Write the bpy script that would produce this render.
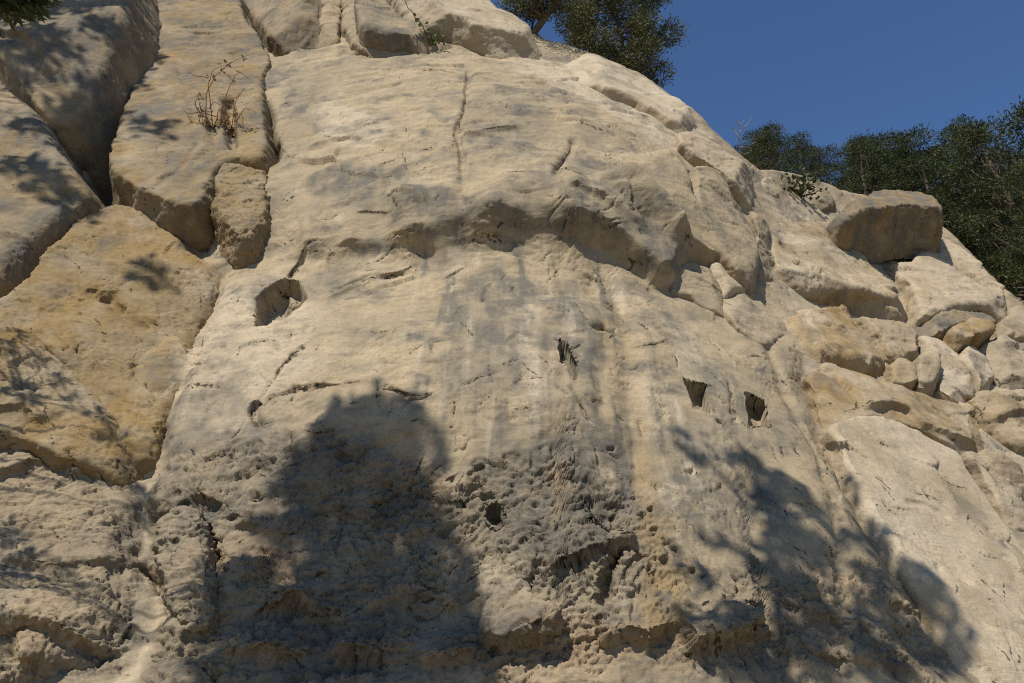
import bpy, math, random
import numpy as np
from mathutils import Vector

# ------------------------------------------------------------------ clear
for o in list(bpy.data.objects):
    bpy.data.objects.remove(o)
scene = bpy.context.scene
COL = scene.collection
rad = math.radians

# ------------------------------------------------------------------ camera
PITCH, FPX, W, HH = rad(22), 796.0, 1024, 683
CAM = np.array([0.0, 0.0, 1.6])
cd = bpy.data.cameras.new('camera')
cd.sensor_width = 36
cd.lens = FPX / W * 36
cd.clip_start = 0.1
cd.clip_end = 3000
cam = bpy.data.objects.new('camera', cd)
COL.objects.link(cam)
cam.location = CAM
cam.rotation_euler = (math.pi / 2 + PITCH, 0, 0)
scene.camera = cam

# ------------------------------------------------------------------ sky and sun
SUN_AZ, SUN_EL = rad(29), rad(54)          # azimuth left of straight behind the camera
SUN = np.array([-math.sin(SUN_AZ) * math.cos(SUN_EL), -math.cos(SUN_AZ) * math.cos(SUN_EL), math.sin(SUN_EL)])
world = bpy.data.worlds.new('World')
scene.world = world
world.use_nodes = True
wn = world.node_tree
wn.nodes.clear()
sky = wn.nodes.new('ShaderNodeTexSky')
sky.sky_type = 'NISHITA'
sky.sun_disc = False
sky.sun_elevation = SUN_EL
sky.sun_rotation = math.pi + SUN_AZ
sky.altitude = 0
sky.air_density = 1.0
sky.dust_density = 0.0
sky.ozone_density = 10.0
bg = wn.nodes.new('ShaderNodeBackground')
bg.inputs['Strength'].default_value = 0.101
wo = wn.nodes.new('ShaderNodeOutputWorld')
wn.links.new(sky.outputs[0], bg.inputs[0])
wn.links.new(bg.outputs[0], wo.inputs[0])
sl = bpy.data.lights.new('sun', 'SUN')
sl.energy = 5.0
sl.angle = rad(0.5)
sl.color = (1.0, 0.955, 0.88)
so = bpy.data.objects.new('sun', sl)
COL.objects.link(so)
so.location = (-10, -15, 30)
so.rotation_euler = Vector(SUN).to_track_quat('Z', 'Y').to_euler()

vs = scene.view_settings
vs.view_transform = 'Standard'
vs.look = 'None'
vs.exposure = 0.14
vs.gamma = 1.0
scene.render.engine = 'CYCLES'
scene.cycles.max_bounces = 4
scene.cycles.use_denoising = False
scene.cycles.filter_width = 1.15
scene.cycles.diffuse_bounces = 3

# ------------------------------------------------------------------ cliff coordinates
# the cliff is described over a plane leaning back 65 degrees: a = across, b = up the slope, h = out of the rock
LEAN = rad(65)
ORG = np.array([0.0, 9.0, 1.4])
E1 = np.array([1.0, 0, 0])
E2 = np.array([0, math.cos(LEAN), math.sin(LEAN)])
EN = np.array([0, -math.sin(LEAN), math.cos(LEAN)])
FWD = np.array([0, math.cos(PITCH), math.sin(PITCH)])
UPV = np.array([0, -math.sin(PITCH), math.cos(PITCH)])


def world_of(a, b, h):
    a, b, h = np.broadcast_arrays(a, b, h)
    return ORG + a[..., None] * E1 + b[..., None] * E2 + h[..., None] * EN


def ray(px, py):
    return E1 * ((px - W / 2) / FPX) + UPV * ((HH / 2 - py) / FPX) + FWD


def at_h(px, py, h):
    """point of the line of sight that stands h metres out of the leaning plane -> (a, b)"""
    d = ray(px, py)
    t = (h - np.dot(CAM - ORG, EN)) / np.dot(d, EN)
    p = CAM + d * t - ORG
    return np.array([p[0], np.dot(p, E2)])


def at_d(px, py, dist):
    d = ray(px, py)
    return CAM + d / np.linalg.norm(d) * dist


# ------------------------------------------------------------------ noise
_rng = np.random.RandomState(7)
_G = _rng.normal(size=(256, 3))
_G = (_G / np.linalg.norm(_G, axis=1)[:, None]).astype(np.float32)


def gnoise(p, seed=0):
    p = np.asarray(p, np.float32)
    fl = np.floor(p)
    i = fl.astype(np.int32)
    f = p - fl
    u = f * f * f * (f * (f * 6 - 15) + 10)
    out = np.zeros(len(p), np.float32)
    sd = np.int32((seed * 2654435) & 0x3fffffff)
    hx = [(i[:, 0] + np.int32(k)) * np.int32(73856093) ^ sd for k in (0, 1)]
    hy = [(i[:, 1] + np.int32(k)) * np.int32(19349663) for k in (0, 1)]
    hz = [(i[:, 2] + np.int32(k)) * np.int32(83492791) for k in (0, 1)]
    for dx in (0, 1):
        wx = u[:, 0] if dx else 1 - u[:, 0]
        for dy in (0, 1):
            wxy = wx * (u[:, 1] if dy else 1 - u[:, 1])
            hxy = hx[dx] ^ hy[dy]
            for dz in (0, 1):
                h = hxy ^ hz[dz]
                h = (h ^ (h >> 13)) * np.int32(1274126177)
                g = _G[(h ^ (h >> 16)) & 255]
                dot = g[:, 0] * (f[:, 0] - dx) + g[:, 1] * (f[:, 1] - dy) + g[:, 2] * (f[:, 2] - dz)
                out += wxy * (u[:, 2] if dz else 1 - u[:, 2]) * dot
    return out * 1.5


_R = np.random.RandomState(21).rand(4096, 4).astype(np.float32)


def facets2(u, v, seed=0):
    """broken-rock cells over a plane: height of each cell's own tilted facet, and distance to the next cell"""
    u = np.asarray(u, np.float32)
    v = np.asarray(v, np.float32)
    iu, iv = np.floor(u).astype(np.int32), np.floor(v).astype(np.int32)
    best = np.full(u.shape, 9., np.float32)
    sec = np.full(u.shape, 9., np.float32)
    hgt = np.zeros(u.shape, np.float32)
    for du in (-1, 0, 1):
        for dv in (-1, 0, 1):
            cu, cv = iu + np.int32(du), iv + np.int32(dv)
            h = cu * np.int32(73856093) ^ cv * np.int32(19349663) ^ np.int32(seed * 7919 + 13)
            h = (h ^ (h >> 13)) * np.int32(1274126177)
            r = _R[(h ^ (h >> 15)) & 4095]
            ex, ey = u - cu - r[:, 0], v - cv - r[:, 1]
            d = ex * ex + ey * ey
            m = d < best
            sec = np.where(m, best, np.minimum(sec, d))
            hgt = np.where(m, ex * (r[:, 2] - .5) * 2 + ey * (r[:, 3] - .5) * 2 + (r[:, 2] * 7 % 1 - .5), hgt)
            best = np.where(m, d, best)
    return hgt, np.sqrt(sec) - np.sqrt(best)


def fbm(p, octaves=4, seed=0, gain=0.5, lac=2.03):
    s, amp, tot = 0, 1.0, 0
    p = np.asarray(p, np.float32)
    for k in range(octaves):
        s = s + amp * gnoise(p, seed + k * 11)
        tot += amp
        amp *= gain
        p = p * lac + 3.7
    return s / tot


def sstep(e0, e1, x):
    t = np.clip((x - e0) / (e1 - e0), 0, 1)
    return t * t * (3 - 2 * t)


# ------------------------------------------------------------------ distance helpers
def seg_dist(a, b, pts, closed=False):
    """distance, side (+ is left of the walking direction) and 0..1 place along a polyline"""
    pts = np.asarray(pts, float)
    if closed:
        pts = np.vstack([pts, pts[:1]])
    L = np.linalg.norm(np.diff(pts, axis=0), axis=1)
    cum = np.concatenate([[0], np.cumsum(L)])
    best = np.full(a.shape, 1e9)
    side = np.zeros(a.shape)
    tt = np.zeros(a.shape)
    for k in range(len(pts) - 1):
        p, q = pts[k], pts[k + 1]
        dx, dy = q - p
        l2 = dx * dx + dy * dy + 1e-12
        t = np.clip(((a - p[0]) * dx + (b - p[1]) * dy) / l2, 0, 1)
        ex, ey = a - (p[0] + t * dx), b - (p[1] + t * dy)
        d = ex * ex + ey * ey
        m = d < best
        best = np.where(m, d, best)
        cr = dx * (b - p[1]) - dy * (a - p[0])
        side = np.where(m, np.sign(cr), side)
        tt = np.where(m, (cum[k] + t * L[k]) / cum[-1], tt)
    return np.sqrt(best), side, tt


def inside(a, b, pts):
    pts = np.asarray(pts, float)
    r = np.zeros(a.shape, bool)
    n = len(pts)
    for k in range(n):
        x0, y0 = pts[k]
        x1, y1 = pts[(k + 1) % n]
        c = ((y0 > b) != (y1 > b))
        xi = (x1 - x0) * (b - y0) / ((y1 - y0) if y1 != y0 else 1e-9) + x0
        r ^= c & (a < xi)
    return r


def sd_poly(a, b, pts):
    d, _, _ = seg_dist(a, b, pts, True)
    return np.where(inside(a, b, pts), d, -d)


def chaikin(pts, n=1, closed=True):
    pts = np.asarray(pts, float)
    for _ in range(n):
        q = np.roll(pts, -1, axis=0) if closed else pts[1:]
        p = pts if closed else pts[:-1]
        new = np.empty((2 * len(p), 2))
        new[0::2] = p * .75 + q * .25
        new[1::2] = p * .25 + q * .75
        if not closed:
            new = np.vstack([pts[:1], new, pts[-1:]])
        pts = new
    return pts


# ------------------------------------------------------------------ the cliff's own large form
CTRL = {
    683: [(-250, .5), (-80, .4), (0, .2), (150, 0), (320, .1), (500, .15), (650, 0), (800, -.3), (980, -1.1), (1150, -2.0)],
    560: [(-200, .5), (0, .15), (150, -.05), (320, .02), (500, .3), (600, .25), (700, -.1), (800, -.4), (930, -1.25), (1080, -2.4)],
    480: [(150, -.05), (320, .16), (450, .42), (560, .46), (640, .08), (740, -.35)],
    420: [(-200, .4), (0, 0), (150, -.02), (300, .3), (450, .6), (550, .6), (640, .1), (740, -.45), (830, -1.4), (950, -2.9), (1080, -4)],
    330: [(-150, .3), (0, -.2), (120, -.25), (200, -.12), (300, .18), (450, .48), (545, .42), (640, -.15), (740, -1.0), (800, -1.9), (900, -3.6), (1050, -5.2)],
    262: [(-150, .2), (0, -.3), (120, -.5), (220, -.4), (300, -.13), (400, -.04), (500, -.02), (560, -.12), (640, -.5), (700, -1.0)],
    210: [(220, -.35), (300, .06), (450, .32), (550, .32), (640, -.05), (700, -.8), (760, -2.2), (830, -3.6), (900, -4.6), (1020, -6)],
    150: [(-150, 0), (0, -.3), (120, -.7), (270, -.25), (400, .42), (520, .42), (600, .06), (680, -.8), (735, -1.9)],
    80: [(-150, -.1), (0, -.4), (120, -.9), (280, -.4), (400, 0), (520, -.15), (600, -.85), (665, -1.7)],
    15: [(-150, -.3), (0, -.6), (120, -1.1), (250, -1.2), (400, -.8), (500, -1.3)],
}
_P, _Hc = [], []
for py, row in CTRL.items():
    for px, h in row:
        _P.append(at_h(px, py, h))
        _Hc.append(h)
for a_, b_, h_ in [(-14, 30, -2), (0, 30, -3), (14, 30, -6), (26, 30, -10), (20, 14, -8), (14, 4, -6), (-9, -3, .8), (0, -3, 0), (8, -3, -2.5), (13, -3, -5.5), (-16, 12, .3), (-12, 4, .8)]:
    _P.append((a_, b_))
    _Hc.append(h_)
_P = np.array(_P)
_Hc = np.array(_Hc)


def _phi(r2):
    return np.where(r2 > 1e-9, .5 * r2 * np.log(r2 + 1e-12), 0)


_n = len(_P)
_D = ((_P[:, None, :] - _P[None]) ** 2).sum(-1)
_A = np.zeros((_n + 3, _n + 3))
_A[:_n, :_n] = _phi(_D) + np.eye(_n) * .06
_A[:_n, _n] = 1
_A[:_n, _n + 1:] = _P
_A[_n, :_n] = 1
_A[_n + 1:, :_n] = _P.T
_wts = np.linalg.solve(_A, np.concatenate([_Hc, [0, 0, 0]]))


def h_form(a, b):
    out = _wts[_n] + _wts[_n + 1] * a + _wts[_n + 2] * b
    for k in range(_n):
        out = out + _wts[k] * _phi((a - _P[k, 0]) ** 2 + (b - _P[k, 1]) ** 2)
    return out


SKY_PX = [(330, -60, -1.6), (420, -32, -1.5), (480, -2, -1.3), (505, 14, -1.3), (548, 44, -1.3), (590, 56, -1.4), (640, 78, -1.7), (680, 108, -1.8), (712, 135, -2.0), (735, 160, -2.3), (758, 182, -2.9),
          (785, 186, -3.6), (830, 200, -4.3), (880, 206, -4.8), (940, 226, -5.1), (975, 258, -5.3), (1010, 296, -5.4), (1060, 330, -5.6), (1150, 400, -6)]
SKY = np.array([at_h(*p) for p in SKY_PX])
SKY = np.vstack([[SKY[0][0] - 18, SKY[0][1] + 3], SKY, [SKY[-1][0] + 14, SKY[-1][1] - 3]])

FEATS = []          # functions (a, b) -> change of h, in the order they were carved


def h_base(a, b):
    h = h_form(a, b)
    d, s, _ = seg_dist(a, b, SKY)
    s = d * s + .25
    return h - 1.15 * np.where(s > 0, np.sqrt(s * s + .3 * .3) - .3, 0)


def h_all(a, b):
    h = h_base(a, b)
    for f in FEATS:
        h = h + f(a, b)
    return h


def on(px, py):
    """first meeting of the line of sight with the carved cliff -> (a, b)"""
    d = ray(px, py)

    def hit(t, fn):
        p = CAM + t[:, None] * d - ORG
        a, b, h = p[:, 0], p @ E2, p @ EN
        below = h < fn(a, b)
        k = max(1, int(np.argmax(below)) if below.any() else len(t) - 1)
        return k, a, b
    t = np.linspace(6, 45, 130)
    k, a, b = hit(t, h_base)
    t = np.linspace(max(5, t[k] - 2.0), t[k] + 1.6, 90)
    k, a, b = hit(t, h_all)
    return np.array([a[k], b[k]])


def line(pts, smooth=1):
    return chaikin([on(*p) for p in pts], smooth, False)


def poly(pts, smooth=1):
    return chaikin([on(*p) for p in pts], smooth, True)


def wp(a, b, h):
    return world_of(np.float64(a), np.float64(b), np.float64(h))


def point_on(px, py):
    a, b = on(px, py)
    return wp(a, b, h_all(np.array([a]), np.array([b]))[0])


def taper(t, e=.12):
    return sstep(0, e, t) * sstep(1, 1 - e, t)


def bbox_apply(pts, pad, fn):
    lo, hi = pts.min(0) - pad, pts.max(0) + pad

    def f(a, b):
        out = np.zeros(np.shape(a))
        m = (a > lo[0]) & (a < hi[0]) & (b > lo[1]) & (b < hi[1])
        if m.any():
            out[m] = fn(a[m], b[m])
        return out
    return f


def b_step(b):
    return .0185 + max(0.0, b) * .0019


def ledge(px, amp, up, down=.08, e=.12, broken=0.0, rows=3.2):
    """rock above the line stands amp proud and fades over up metres"""
    pts = line(px)
    k = len(FEATS) * 3.1
    down = max(down, rows * b_step(pts[:, 1].mean()))

    def fn(a, b):
        d, s, t = seg_dist(a, b, pts)
        s = d * s
        m = 1.0
        if broken:
            m = np.clip(1 - broken + 2.6 * broken * gnoise(np.stack([a * 1.5, b * 1.0, np.full_like(a, k)], 1), 3) + broken * .4, 0, 1.6)
        return amp * m * taper(t, e) * np.where(s > 0, np.exp(-(s / up) ** 1.5), sstep(-down, 0, s))
    FEATS.append(bbox_apply(pts, max(up * 2.2, down) + .1, fn))


def crack(px, w, depth, e=.15):
    pts = line(px, 0)
    w = max(w, 1.15 * b_step(pts[:, 1].mean()))

    def fn(a, b):
        d, s, t = seg_dist(a, b, pts)
        return -depth * taper(t, e) * np.exp(-(d / w) ** 2)
    FEATS.append(bbox_apply(pts, w * 3, fn))


def pit(px, depth, soft, smooth=1):
    pts = poly(px, smooth)

    def fn(a, b):
        return -depth * sstep(0, soft, sd_poly(a, b, pts))
    FEATS.append(bbox_apply(pts, .1, fn))


def swell(px, amp, soft):
    pts = poly(px, 1)

    def fn(a, b):
        return amp * sstep(-soft * .5, soft, sd_poly(a, b, pts))
    FEATS.append(bbox_apply(pts, soft, fn))


# ---- big forms of the face
pit([(222, -60), (350, -60), (346, 20), (340, 46), (312, 50), (296, 50), (278, 60), (262, 46), (244, 20)], 1.1, .35)
ledge([(285, 254), (340, 246), (395, 244), (440, 238)], .24, .9, .3, .15, .35)
ledge([(360, 244), (400, 242), (440, 236), (480, 230), (520, 226), (560, 228), (590, 236)], .3, 1.6, .45, .25, .35)
ledge([(430, 226), (470, 214), (510, 208), (550, 216)], .12, .5, .3, .3)
ledge([(548, 222), (575, 228), (604, 240), (640, 266), (664, 288), (676, 264), (677, 246), (664, 226), (640, 196), (615, 170)], .5, 1.3, .26, .12)
ledge([(664, 236), (690, 256), (713, 271), (717, 256), (704, 232), (690, 205), (676, 180), (660, 158)], .42, .7, .2, .12)
pit([(84, 150), (104, 160), (130, 185), (165, 205), (192, 214), (214, 238), (206, 258), (184, 236), (150, 214), (112, 206), (88, 214), (60, 240), (30, 280), (0, 320), (-20, 300), (20, 260), (70, 205), (88, 190)], .8, .2)
# lower overhangs
ledge([(545, 566), (575, 558), (600, 550), (628, 547), (634, 535)], .2, .45, .08, .08, .3)
ledge([(478, 648), (500, 645), (520, 640), (552, 634), (562, 618)], .42, .5, .08, .1, .2)
ledge([(690, 655), (720, 642), (750, 640), (762, 630)], .34, .5, .08, .1, .3)
ledge([(600, 642), (625, 634), (645, 642), (655, 652)], .26, .4, .08, .1, .3)
ledge([(215, 614), (260, 606), (320, 607), (380, 617), (440, 612), (470, 602)], .3, .5, .1, .1, .6)
ledge([(180, 645), (240, 655), (320, 650), (420, 660), (500, 652)], .2, .4, .1, .1, .8)
ledge([(170, 508), (185, 505), (205, 500), (240, 520), (275, 535), (300, 530)], .08, .35, .06, .1, .4)
ledge([(740, 600), (790, 610), (840, 620), (900, 640), (940, 650)], .14, .4, .08, .1, .8)
ledge([(800, 655), (850, 660), (920, 668)], .14, .3, .08, .1, .8)
ledge([(330, 520), (380, 506), (430, 510), (470, 500)], .1, .3, .06, .1, .8)
ledge([(880, 600), (930, 612), (990, 640), (1024, 652)], .08, .4, .05, .1, .8)
# the gully right of the nose and the flutes beside it
crack([(600, 260), (618, 300), (628, 350), (632, 420), (636, 480), (632, 530)], .2, .12, .2)
crack([(560, 235), (590, 280), (606, 330), (600, 400), (612, 470)], .12, .06, .2)
crack([(750, 470), (752, 520), (762, 580), (770, 640), (790, 683)], .14, .12)
crack([(830, 490), (838, 540), (842, 600), (850, 640)], .12, .1)
crack([(800, 340), (815, 400), (838, 460), (870, 520), (900, 570), (930, 620), (960, 683)], .2, .18)
crack([(760, 330), (790, 400), (815, 450), (835, 500)], .12, .08)
# pale groove between the ochre blocks and the slab
crack([(218, 262), (200, 320), (178, 370), (155, 425), (146, 480), (142, 530), (152, 600), (140, 640), (118, 690)], .22, .22, .05)
# cracks and edges
crack([(469, 66), (467, 88), (465, 108), (458, 125), (461, 150), (464, 190)], .05, .1)
crack([(440, 70), (455, 73), (467, 80), (480, 72), (500, 74)], .05, .07)
ledge([(452, 130), (470, 133), (495, 130), (525, 125)], .1, .5, .04, .2)
ledge([(452, 108), (486, 110), (515, 115), (555, 119), (580, 124)], -.1, .4, .06, .2)
ledge([(300, 150), (330, 140), (360, 138), (395, 146)], .07, .5, .05, .2)
ledge([(560, 182), (590, 190), (620, 205), (645, 228)], .1, .4, .1, .2)
crack([(575, 135), (570, 152), (560, 165), (554, 180)], .07, .1)
crack([(260, 98), (265, 120), (271, 145), (275, 165)], .13, .5, .2)
crack([(325, 290), (340, 290), (360, 282), (372, 276), (392, 278), (410, 270), (422, 262)], .03, .06)
ledge([(320, 300), (345, 292), (368, 278), (400, 276), (425, 262)], .06, .3, .03)
crack([(385, 384), (397, 391), (410, 399), (422, 400), (437, 394)], .03, .12)
ledge([(262, 398), (300, 388), (340, 386), (385, 383)], .03, .3, .0, .1, 0, 1.4)
crack([(254, 400), (253, 415), (256, 428)], .05, .13)
crack([(257, 410), (275, 375), (300, 345), (322, 335)], .03, .03)
crack([(202, 520), (208, 545), (212, 580), (216, 600)], .05, .2)
crack([(144, 560), (152, 580), (158, 600)], .06, .2)
pit([(200, 525), (206, 522), (213, 565), (208, 572)], .16, .05)
pit([(560, 340), (565, 338), (574, 358), (580, 380), (575, 382), (566, 366)], .3, .05, 0)
crack([(570, 385), (580, 410), (590, 425)], .04, .06)
crack([(592, 330), (604, 328), (612, 334)], .06, .16)
pit([(684, 379), (704, 384), (711, 413), (692, 410)], .33, .03, 0)
pit([(744, 391), (763, 400), (770, 427), (750, 425)], .33, .03, 0)
crack([(729, 381), (731, 400), (735, 415), (741, 422)], .025, .05)
crack([(716, 420), (722, 424)], .03, .07)
pit([(254, 300), (266, 289), (284, 277), (298, 281), (307, 296), (300, 308), (285, 320), (270, 326), (254, 326)], .45, .08, 0)
swell([(284, 284), (296, 286), (303, 298), (296, 310), (284, 318), (286, 300)], .16, .1)
crack([(305, 250), (297, 266), (288, 280)], .02, .08)
pit([(428, 345), (436, 341), (440, 350), (434, 358), (428, 355)], .05, .05)
pit([(487, 508), (495, 503), (502, 515), (500, 525), (486, 520)], .28, .07)
crack([(630, 535), (618, 555), (606, 582), (596, 606)], .05, .26)
crack([(640, 420), (642, 440)], .04, .06)
for q in [(648, 508), (655, 530), (668, 545), (676, 550), (690, 568), (700, 575), (652, 567), (640, 560), (612, 450), (640, 513), (690, 470), (760, 590), (744, 580), (668, 562)]:
    pit([(q[0] - 5, q[1] - 2), (q[0] + 4, q[1] - 4), (q[0] + 6, q[1] + 2), (q[0] - 3, q[1] + 4)], .12, .05)
for q in [(330, 432, 8), (265, 470, 6), (283, 465, 7), (255, 495, 8), (310, 587, 9), (330, 592, 8), (270, 598, 6), (380, 505, 8), (450, 480, 6)]:
    pit([(q[0] - q[2], q[1]), (q[0], q[1] - 3), (q[0] + q[2], q[1] - 1), (q[0], q[1] + 4)], .12, .05)
HAND_SPLITS = [[(277, 104), (288, 103), (299, 101)], [(314, 133), (326, 137), (341, 136)], [(358, 126), (370, 124), (382, 119)], [(375, 168), (388, 162), (401, 157)], [(321, 172), (334, 171), (348, 167)],
           [(277, 157), (295, 162), (318, 163)], [(408, 72), (430, 71), (448, 72), (465, 80)], [(282, 205), (290, 202), (299, 194)], [(297, 62), (310, 58), (324, 56)], [(327, 258), (335, 251)],
           [(442, 284), (455, 275), (466, 268)], [(511, 411), (522, 413), (534, 410)], [(486, 362), (488, 374), (491, 386)], [(500, 365), (512, 368)], [(532, 348), (545, 362), (556, 376)],
           [(621, 346), (636, 349), (650, 347), (662, 345), (671, 337)], [(594, 406), (604, 400)], [(612, 160), (624, 172), (630, 180)], [(596, 186), (606, 196)], [(640, 140), (652, 160), (660, 170)],
           [(545, 118), (570, 122), (600, 130), (625, 142)], [(500, 176), (520, 170), (538, 172)], [(380, 196), (400, 192), (416, 196)], [(350, 215), (372, 210), (390, 212)], [(430, 148), (448, 150), (460, 146)],
           [(690, 330), (700, 336), (706, 345)], [(770, 366), (782, 380), (792, 392)], [(720, 350), (740, 366), (752, 372)], [(655, 395), (664, 410), (668, 424)], [(570, 300), (585, 318), (592, 330)],
           [(300, 430), (320, 436), (345, 433)], [(455, 320), (470, 330), (476, 345)], [(360, 330), (380, 336), (398, 332)], [(235, 350), (262, 340), (285, 342)], [(225, 300), (240, 306), (252, 303)], [(180, 395), (205, 388), (235, 392)],
           [(700, 200), (706, 215), (704, 232)], [(555, 75), (580, 84), (600, 96), (620, 112)], [(520, 75), (540, 80), (556, 90)], [(640, 100), (660, 116), (676, 134)]]
for ln in HAND_SPLITS:
    ledge(ln, .035, .2, .0, .25, .2, 1.5)
# joints on the lower right slab side
crack([(440, 640), (470, 640), (500, 655)], .05, .1)
crack([(700, 600), (720, 600), (752, 590)], .04, .04)

# ------------------------------------------------------------------ stains (iron ochre, grey crust with some painted shade, pale scoured rock, weathered roughness)
STAIN_AND_SHADE = {'ochre': [], 'grey': [], 'pale': [], 'rough': [], 'red': []}


def stain(kind, px, amount, soft):  # also takes the painted shade under the brow
    STAIN_AND_SHADE[kind].append((poly(px, 1), amount, soft))


stain('rough', [(-60, 440), (60, 468), (135, 490), (150, 460), (250, 450), (330, 430), (420, 450), (480, 465), (560, 440), (610, 480), (645, 500), (660, 540), (740, 560), (800, 570), (860, 560), (930, 600), (990, 700), (-60, 720)], 1, .5)
stain('rough', [(640, 490), (740, 500), (760, 560), (650, 560)], .6, .3)
stain('rough', [(480, 205), (520, 212), (600, 220), (590, 240), (520, 236), (470, 232)], .7, .15)
stain('grey', [(380, 195), (440, 190), (500, 195), (560, 205), (580, 232), (520, 225), (470, 230), (400, 240)], .75, .3)  # paints the shaded underside of the brow into the colour
stain('grey', [(450, 285), (520, 270), (530, 330), (515, 400), (470, 400), (430, 380), (450, 340)], 1.0, .3)
stain('grey', [(560, 260), (590, 300), (600, 380), (575, 390), (545, 320)], .7, .3)
stain('grey', [(300, 175), (380, 165), (430, 180), (400, 205), (320, 200)], .55, .3)
stain('grey', [(280, 80), (330, 75), (330, 110), (285, 115)], .5, .25)
stain('pale', [(518, 280), (530, 280), (545, 420), (530, 440), (520, 380)], .7, .12)
stain('pale', [(655, 300), (690, 340), (740, 385), (720, 400), (670, 370)], .5, .3)
stain('grey', [(460, 90), (520, 85), (560, 115), (520, 160), (470, 165)], .4, .4)
stain('grey', [(560, 140), (640, 170), (690, 240), (670, 290), (620, 250), (570, 220)], .55, .5)
stain('grey', [(470, 440), (560, 435), (615, 480), (640, 545), (560, 570), (480, 540)], .85, .4)
stain('grey', [(150, 470), (230, 455), (320, 440), (430, 470), (450, 540), (300, 540), (160, 540)], .65, .4)
stain('grey', [(200, 600), (480, 600), (500, 683), (200, 690)], .5, .4)
stain('grey', [(690, 470), (740, 480), (745, 540), (690, 530)], .6, .2)
stain('grey', [(560, 320), (600, 330), (600, 420), (620, 460), (580, 450)], .4, .3)
stain('ochre', [(605, 300), (625, 300), (640, 380), (645, 450), (660, 520), (670, 590), (640, 600), (635, 520), (615, 420)], .3, .2)
stain('ochre', [(640, 570), (690, 560), (690, 620), (640, 630)], .6, .25)
stain('ochre', [(60, 230), (120, 200), (190, 228), (216, 262), (196, 320), (168, 390), (146, 440), (100, 440), (30, 330)], .8, .25)
stain('red', [(600, 620), (680, 600), (720, 660), (600, 690)], .35, .4)
stain('red', [(640, 500), (668, 505), (672, 560), (645, 560)], .4, .2)
stain('pale', [(160, 330), (250, 270), (330, 320), (300, 380), (250, 440), (160, 440)], .55, .7)
stain('pale', [(655, 485), (685, 482), (688, 505), (660, 508)], .9, .06)
stain('pale', [(630, 540), (640, 660), (590, 660), (600, 610)], .3, .3)
stain('pale', [(430, 560), (540, 555), (550, 600), (450, 590)], .4, .3)
stain('pale', [(318, 98), (350, 108), (385, 118), (380, 142), (350, 150), (315, 135)], .6, .3)
stain('pale', [(600, 340), (680, 400), (760, 440), (700, 460), (620, 420)], .35, .5)
stain('pale', [(560, 60), (690, 120), (720, 160), (690, 165), (600, 110), (500, 60)], .7, .5)
stain('pale', [(205, 270), (222, 275), (160, 430), (150, 560), (165, 610), (130, 690), (110, 690), (140, 600), (135, 500), (145, 430)], .5, .12)
stain('pale', [(780, 180), (900, 220), (1010, 300), (1024, 400), (1024, 683), (980, 683), (850, 450), (770, 300)], .5, .8)


GROOVE = poly([(146, 430), (164, 430), (156, 500), (152, 545), (162, 590), (168, 625), (136, 692), (104, 692), (138, 625), (140, 560), (136, 500)], 1)
STREAK_ZONE = poly([(420, 250), (520, 238), (600, 260), (690, 330), (760, 430), (760, 540), (640, 520), (560, 460), (440, 450), (410, 380)], 1)


def masks(a, b, pos):
    r = {}
    br = fbm(pos * np.array([1.6, 1.6, .8]), 4, 91)
    for k, L in STAIN_AND_SHADE.items():
        m = np.zeros(a.shape)
        for pts, amt, soft in L:
            lo, hi = pts.min(0) - soft * 1.5, pts.max(0) + soft * 1.5
            s = (a > lo[0]) & (a < hi[0]) & (b > lo[1]) & (b < hi[1])
            if s.any():
                d = sd_poly(a[s], b[s], pts) + soft * 1.1 * br[s]
                m[s] = np.maximum(m[s], amt * sstep(-soft * .6, soft * .6, d))
        r[k] = m
    r['rough'] = r['rough'] * (.6 + .5 * sstep(-.22, .2, fbm(pos * np.array([.8, .8, 1.5]), 3, 331)))
    r['rough'] = r['rough'] * (1 - 1.0 * sstep(-.06, .06, sd_poly(a, b, GROOVE)))
    q = np.stack([a * 3.6, b * .28, np.zeros_like(a)], 1)
    zone = sstep(-.5, .5, sd_poly(a, b, STREAK_ZONE))
    r['grey'] = np.clip(r['grey'] + 1.0 * zone * sstep(.06, .3, fbm(q, 4, 301)), 0, 1)
    r['pale'] = np.clip(r['pale'] + .9 * zone * sstep(.08, .32, fbm(q + 31, 4, 303)), 0, 1)
    r['ochre'] = np.clip(r['ochre'] + .3 * zone * sstep(.12, .34, fbm(q + 57, 4, 305)), 0, 1)
    pq = pos * np.array([.9, .9, 1.3])
    r['grey'] = np.clip(r['grey'] + .72 * sstep(-.06, .26, fbm(pq, 5, 311, .62)), 0, 1)
    pq = pos * np.array([2.2, 2.2, 4.5])
    r['grey'] = np.clip(r['grey'] + .5 * sstep(.02, .3, fbm(pq, 5, 317, .62)), 0, 1)
    return r


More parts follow.
